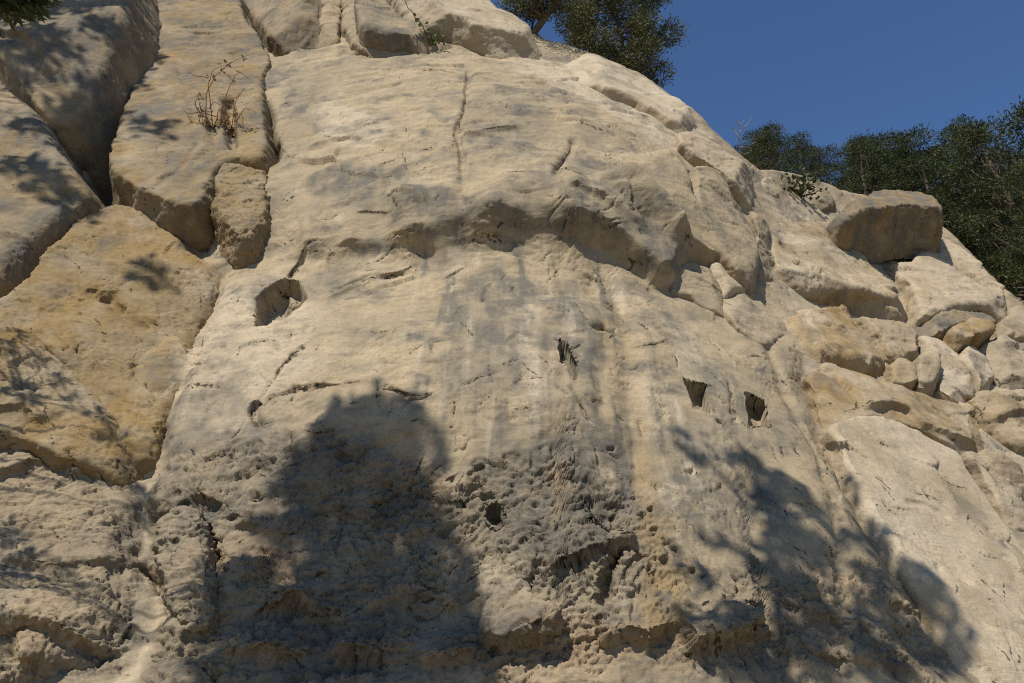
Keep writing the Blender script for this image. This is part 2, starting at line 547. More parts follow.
# ------------------------------------------------------------------ hairline splits in the rock, the shade in their depth painted dark
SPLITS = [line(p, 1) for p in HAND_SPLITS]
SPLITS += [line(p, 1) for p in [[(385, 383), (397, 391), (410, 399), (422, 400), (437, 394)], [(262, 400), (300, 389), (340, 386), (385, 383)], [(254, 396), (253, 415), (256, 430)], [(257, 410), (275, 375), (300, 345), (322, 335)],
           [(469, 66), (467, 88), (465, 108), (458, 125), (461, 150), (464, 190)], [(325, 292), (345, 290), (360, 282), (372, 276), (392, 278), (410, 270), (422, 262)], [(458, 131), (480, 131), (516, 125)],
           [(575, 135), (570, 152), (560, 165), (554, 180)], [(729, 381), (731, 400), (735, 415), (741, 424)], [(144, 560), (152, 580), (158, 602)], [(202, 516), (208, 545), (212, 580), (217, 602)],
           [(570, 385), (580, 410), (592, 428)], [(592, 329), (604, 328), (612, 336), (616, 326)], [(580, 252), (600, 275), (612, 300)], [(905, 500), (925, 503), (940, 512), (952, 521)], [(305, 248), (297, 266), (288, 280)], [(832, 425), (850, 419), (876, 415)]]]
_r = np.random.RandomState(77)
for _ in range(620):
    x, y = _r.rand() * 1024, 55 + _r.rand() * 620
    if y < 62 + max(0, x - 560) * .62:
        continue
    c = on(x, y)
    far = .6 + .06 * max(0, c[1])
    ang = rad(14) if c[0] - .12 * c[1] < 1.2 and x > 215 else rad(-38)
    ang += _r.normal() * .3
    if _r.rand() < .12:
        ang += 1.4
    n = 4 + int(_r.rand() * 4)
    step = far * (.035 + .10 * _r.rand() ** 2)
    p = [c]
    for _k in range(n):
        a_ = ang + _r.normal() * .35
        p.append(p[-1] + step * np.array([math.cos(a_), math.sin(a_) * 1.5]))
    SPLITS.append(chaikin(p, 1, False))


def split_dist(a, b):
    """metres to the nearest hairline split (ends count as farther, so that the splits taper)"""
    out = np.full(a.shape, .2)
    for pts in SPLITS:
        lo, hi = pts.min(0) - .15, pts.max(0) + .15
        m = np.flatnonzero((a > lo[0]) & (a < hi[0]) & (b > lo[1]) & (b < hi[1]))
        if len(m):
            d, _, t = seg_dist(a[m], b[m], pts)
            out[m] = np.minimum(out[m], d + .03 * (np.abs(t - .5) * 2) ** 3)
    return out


# ------------------------------------------------------------------ mesh helpers
def mesh_arrays(name, V, F, mat=None, smooth=True, stain4=None, split=None):
    V = np.asarray(V, np.float32)
    F = np.asarray(F, np.int32)
    k = F.shape[1]
    me = bpy.data.meshes.new(name)
    me.vertices.add(len(V))
    me.vertices.foreach_set('co', V.ravel())
    me.loops.add(F.size)
    me.loops.foreach_set('vertex_index', F.ravel())
    me.polygons.add(len(F))
    me.polygons.foreach_set('loop_start', np.arange(0, F.size, k, dtype=np.int32))
    me.polygons.foreach_set('loop_total', np.full(len(F), k, np.int32))
    me.polygons.foreach_set('use_smooth', np.full(len(F), smooth))
    me.update(calc_edges=True)
    if stain4 is not None:
        at = me.color_attributes.new('stain', 'FLOAT_COLOR', 'POINT')
        at.data.foreach_set('color', np.asarray(stain4, np.float32).ravel())
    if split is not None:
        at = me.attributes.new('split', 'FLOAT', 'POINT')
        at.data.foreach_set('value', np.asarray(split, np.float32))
    if mat:
        me.materials.append(mat)
    return me


def link(name, me, parent=None, label=None, cat=None, group=None, kind=None, loc=None):
    o = bpy.data.objects.new(name, me)
    COL.objects.link(o)
    if loc is not None:
        o.location = loc
    if parent:
        o.parent = parent
    if label:
        o['label'] = label
    if cat:
        o['category'] = cat
    if group:
        o['group'] = group
    if kind:
        o['kind'] = kind
    return o


def grid_faces(nr, nc, keep=None):
    i = np.arange(nr * nc).reshape(nr, nc)
    F = np.stack([i[:-1, :-1], i[:-1, 1:], i[1:, 1:], i[1:, :-1]], -1).reshape(-1, 4)
    if keep is not None:
        F = F[keep[F].any(1)]
    return F


def compact(V, F, *attrs):
    used = np.zeros(len(V), bool)
    used[F.ravel()] = True
    idx = np.cumsum(used) - 1
    return (V[used], idx[F]) + tuple(x[used] for x in attrs)


def grid_normals(P):
    du = np.gradient(P, axis=1)
    dv = np.gradient(P, axis=0)
    n = np.cross(du, dv)
    return n / (np.linalg.norm(n, axis=2, keepdims=True) + 1e-9)


# ------------------------------------------------------------------ materials
def nd(nt, t, **kw):
    n = nt.nodes.new(t)
    for k, v in kw.items():
        setattr(n, k, v)
    return n


def mixc(nt, fac, A, B, blend='MIX'):
    m = nd(nt, 'ShaderNodeMix', data_type='RGBA', blend_type=blend)
    for s, v in ((m.inputs[0], fac), (m.inputs[6], A), (m.inputs[7], B)):
        if isinstance(v, (int, float)):
            s.default_value = v
        elif isinstance(v, tuple):
            s.default_value = v + (1,) if len(v) == 3 else v
        else:
            nt.links.new(v, s)
    return m.outputs[2]


def ramp(nt, x, p0, p1, v0=0.0, v1=1.0):
    m = nd(nt, 'ShaderNodeMapRange', interpolation_type='SMOOTHSTEP')
    nt.links.new(x, m.inputs[0])
    m.inputs[1].default_value = p0
    m.inputs[2].default_value = p1
    m.inputs[3].default_value = v0
    m.inputs[4].default_value = v1
    return m.outputs[0]


def noise_node(nt, vec, scale, detail=6, rough=.6, dist=0.0):
    n = nd(nt, 'ShaderNodeTexNoise')
    n.inputs['Scale'].default_value = scale
    n.inputs['Detail'].default_value = detail
    n.inputs['Roughness'].default_value = rough
    n.inputs['Distortion'].default_value = dist
    if vec is not None:
        nt.links.new(vec, n.inputs['Vector'])
    return n.outputs[0]


def math_node(nt, op, x, y):
    m = nd(nt, 'ShaderNodeMath', operation=op)
    for s, v in zip(m.inputs, (x, y)):
        if isinstance(v, (int, float)):
            s.default_value = v
        else:
            nt.links.new(v, s)
    return m.outputs[0]


def rock_material(name='sandstone'):
    m = bpy.data.materials.new(name)
    m.use_nodes = True
    nt = m.node_tree
    nt.nodes.clear()
    out = nd(nt, 'ShaderNodeOutputMaterial')
    bs = nd(nt, 'ShaderNodeBsdfPrincipled')
    nt.links.new(bs.outputs[0], out.inputs[0])
    geo = nd(nt, 'ShaderNodeNewGeometry')
    pos = geo.outputs['Position']
    at = nd(nt, 'ShaderNodeAttribute', attribute_name='stain')
    sp = nd(nt, 'ShaderNodeSeparateColor')
    nt.links.new(at.outputs['Color'], sp.inputs[0])
    och, gry, pal = sp.outputs[0], sp.outputs[1], sp.outputs[2]
    rgh = at.outputs['Alpha']
    # streaks run down the face: squeeze the third axis
    mp = nd(nt, 'ShaderNodeMapping')
    mp.inputs['Scale'].default_value = (1.6, .35, .35)
    nt.links.new(pos, mp.inputs[0])
    bed = nd(nt, 'ShaderNodeMapping')
    bed.inputs['Rotation'].default_value = (0, rad(-12), 0)
    bed.inputs['Scale'].default_value = (.5, 1, 2.6)
    nt.links.new(pos, bed.inputs[0])
    n_big = noise_node(nt, pos, .55, 5, .6, .3)
    n_mid = noise_node(nt, pos, 2.6, 8, .68, .3)
    n_fine = noise_node(nt, pos, 26, 5, .65)
    n_str = noise_node(nt, mp.outputs[0], 2.6, 7, .62, .4)
    n_bed = noise_node(nt, bed.outputs[0], 2.4, 9, .7, .6)
    c = mixc(nt, ramp(nt, n_big, .36, .64), (.385, .308, .205), (.48, .382, .25))
    c = mixc(nt, math_node(nt, 'MULTIPLY', ramp(nt, n_bed, .48, .7), .6), c, (.28, .222, .15))
    c = mixc(nt, math_node(nt, 'MULTIPLY', ramp(nt, n_str, .52, .68), .4), c, (.55, .465, .345))
    c = mixc(nt, math_node(nt, 'MULTIPLY', ramp(nt, n_str, .47, .32), .4), c, (.27, .237, .19))
    c = mixc(nt, math_node(nt, 'MULTIPLY', ramp(nt, n_mid, .54, .7), .35), c, (.42, .29, .15))
    f = math_node(nt, 'MULTIPLY', pal, ramp(nt, n_mid, .25, .65, .5, 1))
    c = mixc(nt, f, c, (.64, .54, .41))
    f = math_node(nt, 'MULTIPLY', rgh, ramp(nt, n_mid, .3, .6, .2, .7))
    c = mixc(nt, f, c, (.28, .23, .17))
    f = math_node(nt, 'MULTIPLY', rgh, ramp(nt, n_big, .5, .66, 0, .6))
    c = mixc(nt, f, c, (.40, .27, .165))
    f = math_node(nt, 'MULTIPLY', och, ramp(nt, n_mid, .3, .62, .4, 1))
    c = mixc(nt, f, c, (.325, .208, .075))
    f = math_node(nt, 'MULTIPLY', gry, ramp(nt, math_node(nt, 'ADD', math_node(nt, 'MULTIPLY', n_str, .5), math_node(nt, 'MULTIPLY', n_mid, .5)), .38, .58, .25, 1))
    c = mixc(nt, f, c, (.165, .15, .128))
    n_dk = noise_node(nt, pos, 5.5, 9, .72, .4)
    c = mixc(nt, ramp(nt, n_dk, .5, .74, 0, .45), c, (.20, .168, .122))
    # grains and pocks; hairline splits darkened to paint the shade of their depth
    c = mixc(nt, ramp(nt, n_fine, .36, .56, .28, 0), c, (.20, .165, .12))
    c = mixc(nt, ramp(nt, n_fine, .58, .74, 0, .22), c, (.6, .52, .42))
    pock = ramp(nt, noise_node(nt, pos, 7, 6, .72), .32, .40, .7, 0)
    c = mixc(nt, math_node(nt, 'MULTIPLY', pock, ramp(nt, rgh, 0, .6, .15, 1)), c, (.10, .082, .064))
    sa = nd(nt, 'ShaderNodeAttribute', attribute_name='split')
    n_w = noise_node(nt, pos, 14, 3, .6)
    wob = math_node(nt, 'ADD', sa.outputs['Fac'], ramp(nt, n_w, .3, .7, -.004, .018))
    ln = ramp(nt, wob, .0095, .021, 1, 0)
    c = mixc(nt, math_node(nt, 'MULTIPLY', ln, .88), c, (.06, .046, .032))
    c = mixc(nt, 1.0, c, (.785, .768, .71), 'MULTIPLY')
    nt.links.new(c, bs.inputs['Base Color'])
    bs.inputs['Roughness'].default_value = .92
    bs.inputs['Specular IOR Level'].default_value = .18
    hsum = math_node(nt, 'ADD', math_node(nt, 'MULTIPLY', n_fine, .2), math_node(nt, 'SUBTRACT', math_node(nt, 'MULTIPLY', n_bed, .75), math_node(nt, 'MULTIPLY', ln, .5)))
    hsum = math_node(nt, 'ADD', hsum, math_node(nt, 'MULTIPLY', noise_node(nt, pos, 60, 4, .7), .12))
    hsum = math_node(nt, 'ADD', hsum, math_node(nt, 'MULTIPLY', math_node(nt, 'MULTIPLY', noise_node(nt, pos, 11, 7, .75), rgh), 1.6))
    bp = nd(nt, 'ShaderNodeBump')
    bp.inputs['Strength'].default_value = .6
    bp.inputs['Distance'].default_value = .045
    nt.links.new(hsum, bp.inputs['Height'])
    nt.links.new(bp.outputs[0], bs.inputs['Normal'])
    return m


ROCK = rock_material()


def plain_material(name, c0, c1, scale=4, roughness=.9, bump=.3):
    m = bpy.data.materials.new(name)
    m.use_nodes = True
    nt = m.node_tree
    bs = nt.nodes['Principled BSDF']
    geo = nd(nt, 'ShaderNodeNewGeometry')
    n = noise_node(nt, geo.outputs['Position'], scale, 6, .65)
    nt.links.new(mixc(nt, ramp(nt, n, .35, .65), c0, c1), bs.inputs['Base Color'])
    bs.inputs['Roughness'].default_value = roughness
    bs.inputs['Specular IOR Level'].default_value = .2
    bp = nd(nt, 'ShaderNodeBump')
    bp.inputs['Strength'].default_value = bump
    bp.inputs['Distance'].default_value = .03
    nt.links.new(n, bp.inputs['Height'])
    nt.links.new(bp.outputs[0], bs.inputs['Normal'])
    return m


def leaf_material(name, dark, mid, light, scale=1.4):
    m = bpy.data.materials.new(name)
    m.use_nodes = True
    nt = m.node_tree
    nt.nodes.clear()
    out = nd(nt, 'ShaderNodeOutputMaterial')
    bs = nd(nt, 'ShaderNodeBsdfPrincipled')
    tr = nd(nt, 'ShaderNodeBsdfTranslucent')
    mx = nd(nt, 'ShaderNodeMixShader')
    mx.inputs[0].default_value = .18
    geo = nd(nt, 'ShaderNodeNewGeometry')
    n = noise_node(nt, geo.outputs['Position'], scale, 3, .6)
    n2 = noise_node(nt, geo.outputs['Position'], scale * 9, 2, .6)
    c = mixc(nt, ramp(nt, n, .35, .62), dark, mid)
    c = mixc(nt, ramp(nt, n2, .5, .72, 0, .8), c, light)
    nt.links.new(c, bs.inputs['Base Color'])
    nt.links.new(c, tr.inputs[0])
    bs.inputs['Roughness'].default_value = .6
    bs.inputs['Specular IOR Level'].default_value = .25
    nt.links.new(bs.outputs[0], mx.inputs[1])
    nt.links.new(tr.outputs[0], mx.inputs[2])
    nt.links.new(mx.outputs[0], out.inputs[0])
    return m


BARK = plain_material('bark', (.07, .05, .035), (.16, .12, .085), 12)
PALE_BARK = plain_material('pale_bark', (.26, .23, .2), (.36, .33, .29), 12)
DRY_TWIG = plain_material('dry_twig', (.17, .085, .05), (.28, .15, .09), 10)
DRY_LEAF = plain_material('dry_leaf', (.23, .15, .07), (.3, .22, .1), 10)
EARTH = plain_material('earth', (.2, .165, .115), (.27, .225, .155), .8)
PINE = leaf_material('pine_needles', (.026, .036, .013), (.062, .075, .024), (.13, .135, .045))
JUNIPER = leaf_material('juniper_sprays', (.05, .058, .02), (.10, .10, .035), (.2, .17, .065))
FRESH = leaf_material('fresh_leaves', (.05, .085, .02), (.085, .12, .03), (.14, .16, .05))

# ------------------------------------------------------------------ ground
gx = np.array([[-900, -900, 0], [900, -900, 0], [900, 900, 0], [-900, 900, 0]])
link('ground', mesh_arrays('ground', gx, [[0, 1, 2, 3]], EARTH), kind='structure')

# ------------------------------------------------------------------ surface relief shared by cliff and blocks


def relief(pos, rough, fine=1.0, bed=(0, 0), seed=0, big=1.0):
    """outward displacement in metres for rock at pos; rough = 0 smooth slab, 1 crumbling weathered rock"""
    ca, sa = math.cos(bed[0]), math.sin(bed[0])
    x = pos[:, 0] * ca + pos[:, 2] * sa
    z = -pos[:, 0] * sa + pos[:, 2] * ca
    q = np.stack([x, pos[:, 1], z], 1).astype(np.float32)
    w1 = fbm(q * 1.1, 3, 3 + seed)
    w2 = fbm(q * 1.1 + 7, 3, 4 + seed)
    d = big * .10 * fbm(q * .55, 2, 5 + seed)
    d += big * .062 * fbm(q * np.array([1.1, 1.1, 2.2]), 3, 17 + seed)
    # planar breaks
    fu, fv = q[:, 0] + .4 * q[:, 1], q[:, 2] + .5 * q[:, 1]
    fh, _ = facets2(fu * .8 + .35 * w1, fv * 1.3 + .35 * w2, seed)
    d += big * .06 * fh * sstep(-.25, .25, w2 + .3 * w1)
    # exfoliation scars: terraces of a stretched noise
    f = fbm(q * np.array([.8, 1.1, 2.0]), 5, 31 + seed) * 8
    fl = np.floor(f)
    scar = fl + sstep(.88, 1.0, f - fl)
    msk = sstep(-.15, .3, w1)
    d += fine * (.028 * (scar - f) * msk)
    d += fine * .012 * fbm(q * np.array([4, 5, 9]), 4, 51 + seed)
    # short dark splits along the bedding
    s = np.abs(gnoise(q * np.array([1.1, 2, 4.2]) + .25 * w2[:, None], 61 + seed))
    d -= fine * .05 * sstep(.03, .0, s) * sstep(.15, .4, gnoise(q * 1.9, 62 + seed))
    k = rough > .01
    if k.any():
        qq, a1, a2 = q[k], w1[k], w2[k]
        r1 = fbm(qq * np.array([1.5, 2, 3.4]), 5, 71 + seed, .55)
        r3 = fbm(qq * np.array([7, 8, 11]), 3, 73 + seed)
        c1, e1 = facets2((qq[:, 0] + .4 * qq[:, 1]) * 2.0 + .5 * a1, (qq[:, 2] + .5 * qq[:, 1]) * 3.6 + .5 * a2, seed + 1)
        c2, e2 = facets2((qq[:, 0] + .4 * qq[:, 1]) * 5.5 + 1.2 * a2 + .3 * r3, (qq[:, 2] + .5 * qq[:, 1]) * 8.5 + 1.2 * a1, seed + 2)
        f2 = r1 * 4.5
        st = np.floor(f2) + sstep(.75, 1, f2 - np.floor(f2))
        var = sstep(-.35, .3, a1 + .5 * a2)
        rr = .12 * r1 + var * (.065 * c1 + .035 * c2) + .06 * (st - f2) + .022 * r3
        rr -= .05 * sstep(.12, .0, e1) * var
        pits = sstep(.3, .45, gnoise(qq * np.array([3.6, 4, 6.5]), 74 + seed))
        rr -= .09 * pits * sstep(.0, .3, gnoise(qq * .9, 75 + seed))
        g1 = np.abs(fbm(qq * np.array([10, 11, 15]), 3, 76 + seed, .6))
        g2 = sstep(.16, .3, gnoise(qq * np.array([11, 12, 17]), 78 + seed))
        rr += .065 * (.3 - g1) * (.4 + var) - .035 * g2 * sstep(.0, .35, gnoise(qq * 1.6, 79 + seed))
        d[k] += rough[k] * rr
    return d


# ------------------------------------------------------------------ cliff face
def graded(lo, hi, fn):
    v = [lo]
    while v[-1] < hi:
        v.append(v[-1] + fn(v[-1]))
    return np.array(v)


def build_cliff():
    bs = graded(-2.2, 46, lambda b: b_step(b) if b < 18 else .05 + (b - 18) * .05)
    u = np.concatenate([-np.flip(graded(1.08, 2.3, lambda v: .003 + (v - 1.08) * .06)), np.linspace(-1.08, 1.08, 770)[1:-1], graded(1.08, 2.6, lambda v: .003 + (v - 1.08) * .06)])
    wid = lambda b: 5.7 + np.clip(b, 0, 40) * .45
    # rows are packed closer where the rock steps in or out, so that undersides carry their own roughness
    uc = u[::4]
    UC, BC = np.meshgrid(uc, bs)
    hc = h_all((UC * wid(BC)).ravel(), BC.ravel()).reshape(BC.shape)
    ds = (np.diff(BC, axis=0) + 1.1 * np.abs(np.diff(hc, axis=0))) / np.array([b_step(x) if x < 18 else .05 + (x - 18) * .05 for x in bs[:-1]])[:, None]
    S = np.vstack([np.zeros(len(uc)), np.cumsum(ds, axis=0)])
    nr = int(len(bs) * 1.04)
    BN = np.stack([np.interp(np.linspace(0, S[-1, i], nr), S[:, i], bs) for i in range(len(uc))], 1)
    for _ in range(3):
        BN[:, 1:-1] = (BN[:, :-2] + BN[:, 1:-1] * 2 + BN[:, 2:]) / 4
    B = np.stack([np.interp(u, uc, row) for row in BN])
    U = np.broadcast_to(u, B.shape)
    A = U * wid(B)
    sh = A.shape
    a, b = A.ravel(), B.ravel()
    # wander so that edges are not ruler-straight
    q = np.stack([a, b, np.zeros_like(a)], 1)
    wam = .045 + .06 * sstep(4.6, 3.4, b)
    wa = wam * fbm(q * 1.6, 3, 201, .4)
    wb = wam * fbm(q * 1.6, 3, 202, .4)
    h = h_all(a + wa, b + wb)
    P = world_of(a, b, h).reshape(sh + (3,))
    N = grid_normals(P).reshape(-1, 3)
    P = P.reshape(-1, 3)
    mk = masks(a, b, P)
    wr = sstep(.8, 2.6, a - .12 * b)
    d = np.zeros(len(P))
    L = wr < .999
    d[L] += (1 - wr[L]) * relief(P[L], mk['rough'][L], 1.0, (rad(9), 0), 0)
    L = wr > .001
    d[L] += wr[L] * relief(P[L], mk['rough'][L], 1.0, (rad(-42), 0), 5)
    P = P + N * d[:, None]
    st = np.stack([np.clip(mk['ochre'] + mk['red'] * .7, 0, 1), mk['grey'], mk['pale'], mk['rough']], 1)
    F = grid_faces(*sh)
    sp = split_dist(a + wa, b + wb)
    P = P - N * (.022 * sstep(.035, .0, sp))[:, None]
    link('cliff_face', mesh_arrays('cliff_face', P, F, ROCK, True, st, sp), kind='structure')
    return P, sh


CLIFF_P, CLIFF_SH = build_cliff()


def ground_z(x, y):
    d = (CLIFF_P[:, 0] - x) ** 2 + (CLIFF_P[:, 1] - y) ** 2
    return float(CLIFF_P[int(np.argmin(d)), 2])


# ------------------------------------------------------------------ rock blocks
def voxel_solid(V, F, size):
    me = mesh_arrays('solid', V, F)
    o = bpy.data.objects.new('solid', me)
    COL.objects.link(o)
    m = o.modifiers.new('r', 'REMESH')
    m.mode = 'VOXEL'
    m.voxel_size = size
    dg = bpy.context.evaluated_depsgraph_get()
    ev = o.evaluated_get(dg)
    em = ev.to_mesh()
    n = len(em.vertices)
    P = np.empty(n * 3, np.float32)
    em.vertices.foreach_get('co', P)
    N = np.empty(n * 3, np.float32)
    em.vertex_normals.foreach_get('vector', N)
    k = np.empty(len(em.polygons), np.int32)
    em.polygons.foreach_get('loop_total', k)
    L = np.empty(len(em.loops), np.int32)
    em.loops.foreach_get('vertex_index', L)
    ev.to_mesh_clear()
    bpy.data.objects.remove(o)
    bpy.data.meshes.remove(me)
    assert (k == 4).all()
    return P.reshape(-1, 3), N.reshape(-1, 3), L.reshape(-1, 4)


def block(name, label, group, px, face, thick=.8, edge=.25, side=4.0, rough=.15, ochre=0.0, grey=0.0, pale=0.0, big=1.0, fine=1.0, facets=(), cracks=(), bed=0.0, seed=None, smooth=1, wob=1.0, res=1.75, ledges=(), kmin=.05, grow=.03, dome=.03, chips=4):
    """a joint-bounded rock: an outline with its own height over the leaning plane, broken edges and steep sides running back into the cliff.
    face / facets: lists of (px, py, h): three or more sight points that span each plane; the lowest plane wins, blended over kmin"""
    seed = seed if seed is not None else (abs(hash_str(label)) % 900)
    rs = np.random.RandomState(seed)
    if group is GR:
        rc = np.random.RandomState(len(label) * 7 + len(px))
        ochre, pale, grey = ochre + .3 * rc.rand() ** 2, pale + .2, grey + .3 * rc.rand() ** 2  # added pale partly paints the brightness of a slope tilted to the sun
        chips, big = chips + 3, big * 1.5
        face = [(x, y, h + .16) for x, y, h in face]
        facets = [[(x, y, h + .16) for x, y, h in f] for f in facets]
    planes = []
    for fc in [face] + list(facets):
        ab = np.array([at_h(*p) for p in fc])
        hv = np.array([p[2] for p in fc])
        M = np.column_stack([ab, np.ones(len(fc))])
        planes.append(np.linalg.lstsq(M, hv, rcond=None)[0])

    def smin(t, v, k):
        hh = np.clip(.5 + .5 * (v - t) / k, 0, 1)
        return v * (1 - hh) + t * hh - k * hh * (1 - hh)

    def top(a, b):
        t = planes[0][0] * a + planes[0][1] * b + planes[0][2]
        for pl in planes[1:]:
            t = smin(t, pl[0] * a + pl[1] * b + pl[2], kmin)
        return t

    def lift(x, y):
        h = face[0][2]
        for _ in range(12):
            a, b = at_h(x, y, h)
            h = .5 * h + .5 * float(top(np.array([a]), np.array([b]))[0])
        return at_h(x, y, h)
    out = chaikin([lift(*p) for p in px], smooth if group is GL else 0)
    cx, cy = np.mean([p[0] for p in px]), np.mean([p[1] for p in px])
    c = lift(cx, cy)
    dist = np.linalg.norm(wp(c[0], c[1], 0) - CAM)
    vox = dist / FPX * res
    step = vox * 1.3
    pad = thick / side + .15
    lo, hi = out.min(0) - pad, out.max(0) + pad
    lo = np.maximum(lo, [-14, -2.5])
    nb = max(12, int((hi[1] - lo[1]) / step))
    na = max(12, int((hi[0] - lo[0]) / step))
    A, B = np.meshgrid(np.linspace(lo[0], hi[0], na), np.linspace(lo[1], hi[1], nb))
    sh = A.shape
    a, b = A.ravel(), B.ravel()
    ext = out.max(0) - out.min(0)
    size = math.sqrt(ext[0] * ext[1])
    q = np.stack([a, b, np.full_like(a, seed * 1.7)], 1)
    sd = sd_poly(a, b, out)
    sd = sd + grow + (-.03 if group is GR else 0) + wob * .05 * min(1.5, size) * fbm(q * (1.5 / max(.6, size * .6)), 3, seed, .4)
    e = min(edge * (.7 if group is GL else .35 if size > 1.6 else .2), .45 * size)
    x = np.clip(1 - sd / e, 0, 1)
    drop = e * (1 - np.sqrt(np.clip(1 - x * x, 0, 1)))
    drop = drop + np.where(sd < 0, -sd * side, 0)
    t0 = top(a, b)
    cen = out.mean(0)
    nx, ny = (a - cen[0]) / (ext[0] * .5), (b - cen[1]) / (ext[1] * .5)
    h = t0 + dome * min(size, 2.5) * .5 * (1 - np.minimum(1.4, nx * nx + ny * ny)) + .06 * min(1.5, size) * fbm(q * (1.6 / max(.5, size * .5)), 3, seed + 3)
    rel = out - cen
    for k in range(chips):
        th = rs.rand() * 6.28
        dv = np.array([math.cos(th), math.sin(th)])
        sup = (rel @ dv).max()
        sl = .35 + .9 * rs.rand()
        f = .5 + .38 * rs.rand()
        dd = (a - cen[0]) * dv[0] + (b - cen[1]) * dv[1]
        h = smin(h, t0 + dome * min(size, 2.5) * .3 + sl * (f * sup - dd), .012)
    h = h - drop
    for pts, w, dp in cracks:
        d, s, t = seg_dist(a + .04 * fbm(q * 2, 3, 5), b + .04 * fbm(q * 2, 3, 6), [lift(*p) for p in pts])
        h = h - dp * taper(t) * np.exp(-(d / max(w, step)) ** 2)
    for pts, amp, up, dn in ledges:
        d, s, t = seg_dist(a + .05 * fbm(q * 2, 2, 7), b + .05 * fbm(q * 2, 2, 8), [lift(*p) for p in pts])
        s = s * d
        h = h + amp * taper(t) * np.where(s > 0, np.exp(-(s / up) ** 1.5), sstep(-max(dn, step), 0, s))
    deep = t0 - thick
    keep = (h > deep)
    h = np.maximum(h, deep)
    F = grid_faces(sh[0], sh[1], keep)
    n = len(a)
    Vt, Vb = world_of(a, b, h), world_of(a, b, deep - .12)
    E = np.concatenate([F[:, [i, (i + 1) % 4]] for i in range(4)])
    key = E.min(1).astype(np.int64) * n + E.max(1)
    _, inv, cnt = np.unique(key, return_inverse=True, return_counts=True)
    E = E[cnt[inv] == 1]
    wall = np.column_stack([E[:, 1], E[:, 0], E[:, 0] + n, E[:, 1] + n])
    V, F = compact(np.vstack([Vt, Vb]), np.vstack([F, F[:, ::-1] + n, wall]))
    P, N, F = voxel_solid(V, F, vox)
    # the part buried in the cliff is left out
    loc = P - ORG
    pa, pb, ph = loc[:, 0], loc @ E2, loc @ EN
    front = ph > top(pa, pb) - thick * .96
    F = F[front[F].all(1)]
    P, F, N = compact(P, F, N)
    sc = min(1.0, .5 + size * .25)
    rv = rough * np.ones(len(P))
    P = P + N * (relief(P, rv, fine * sc, (bed, 0), seed % 40, big * sc))[:, None]
    br = fbm(P * 1.1, 4, seed + 9)
    br2 = fbm(P * .8 + 9, 4, seed + 19)
    br3 = fbm(P * .9 + 29, 4, seed + 29)
    z = np.zeros(len(P))
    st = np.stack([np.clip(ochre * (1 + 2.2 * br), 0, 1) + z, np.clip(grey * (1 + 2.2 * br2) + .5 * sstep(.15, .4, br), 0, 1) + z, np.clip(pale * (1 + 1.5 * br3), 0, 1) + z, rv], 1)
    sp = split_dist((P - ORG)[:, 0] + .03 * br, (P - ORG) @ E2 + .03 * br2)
    base = np.array([P[:, 0].mean(), P[:, 1].mean(), P[:, 2].min()])
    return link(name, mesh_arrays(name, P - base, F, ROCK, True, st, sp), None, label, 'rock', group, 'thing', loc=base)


def hash_str(s):
    v = 7
    for ch in s:
        v = (v * 31 + ord(ch)) % 1000003
    return v


GL = 'jointed rock blocks on the left of the cliff'
GR = 'rock blocks on the receding right slope'
GT = 'broken slabs at the top of the cliff'
GM = 'rock noses on the flank of the main buttress'

# --- left side
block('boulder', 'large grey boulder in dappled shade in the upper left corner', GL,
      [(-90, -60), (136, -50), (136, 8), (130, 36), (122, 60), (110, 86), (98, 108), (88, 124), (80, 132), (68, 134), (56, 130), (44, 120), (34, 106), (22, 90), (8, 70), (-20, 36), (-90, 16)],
      [(0, 20, .8), (100, 10, .75), (60, 60, .95)], 2.2, .3, 3.5, .15, .55, .8, 0,  # grey and ochre: partly its own tone, partly its turn from the sun painted
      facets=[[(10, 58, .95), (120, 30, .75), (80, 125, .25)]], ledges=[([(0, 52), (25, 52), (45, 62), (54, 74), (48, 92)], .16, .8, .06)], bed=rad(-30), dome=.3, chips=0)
block('boulder', 'light beige boulder at the left edge below the shaded corner boulder', GL,
      [(-120, 20), (0, 66), (12, 79), (28, 101), (45, 126), (60, 148), (74, 166), (86, 182), (88, 196), (78, 208), (60, 220), (44, 232), (26, 248), (8, 266), (-10, 282), (-120, 330)],
      [(0, 110, .55), (70, 170, .38), (10, 255, .5)], 1.3, .35, 3.5, .2, .55, .55, 0, bed=rad(-35), dome=.1, chips=0,
      cracks=[([(58, 188), (70, 196), (74, 206)], .06, .08)])
block('rock_slab', 'tall tan slab between the corner boulder and the dry vine', GL,
      [(152, -50), (232, -40), (240, 12), (256, 34), (273, 58), (264, 72), (260, 92), (264, 118), (268, 145), (258, 162), (236, 156), (216, 164), (206, 190), (196, 206), (178, 204), (154, 194), (128, 182), (113, 170), (108, 152), (118, 130), (132, 92), (145, 60), (152, 30)],
      [(125, 150, .2), (262, 60, -.3), (262, 130, -.28), (180, 195, .5)], 1.3, .12, 4, .15, .75, .6, 0, bed=rad(35), chips=0,  # raised grey and ochre partly paint the dimness of its right-turned face
      cracks=[([(175, 60), (190, 100), (198, 130)], .05, .06), ([(205, 95), (212, 120), (216, 150)], .1, .12), ([(227, 96), (229, 122), (232, 152)], .09, .35), ([(150, 190), (180, 170), (200, 140)], .05, .06)])
block('rock_lump', 'layered ochre lump hanging below the dry vine', GL,
      [(213, 168), (222, 160), (240, 156), (262, 166), (271, 182), (268, 206), (261, 222), (250, 232), (240, 236), (229, 230), (220, 216), (214, 196)],
      [(240, 170, .05), (262, 190, .05), (238, 225, .28)], .8, .2, 4, .45, .6, .3, 0, bed=rad(15), chips=2)
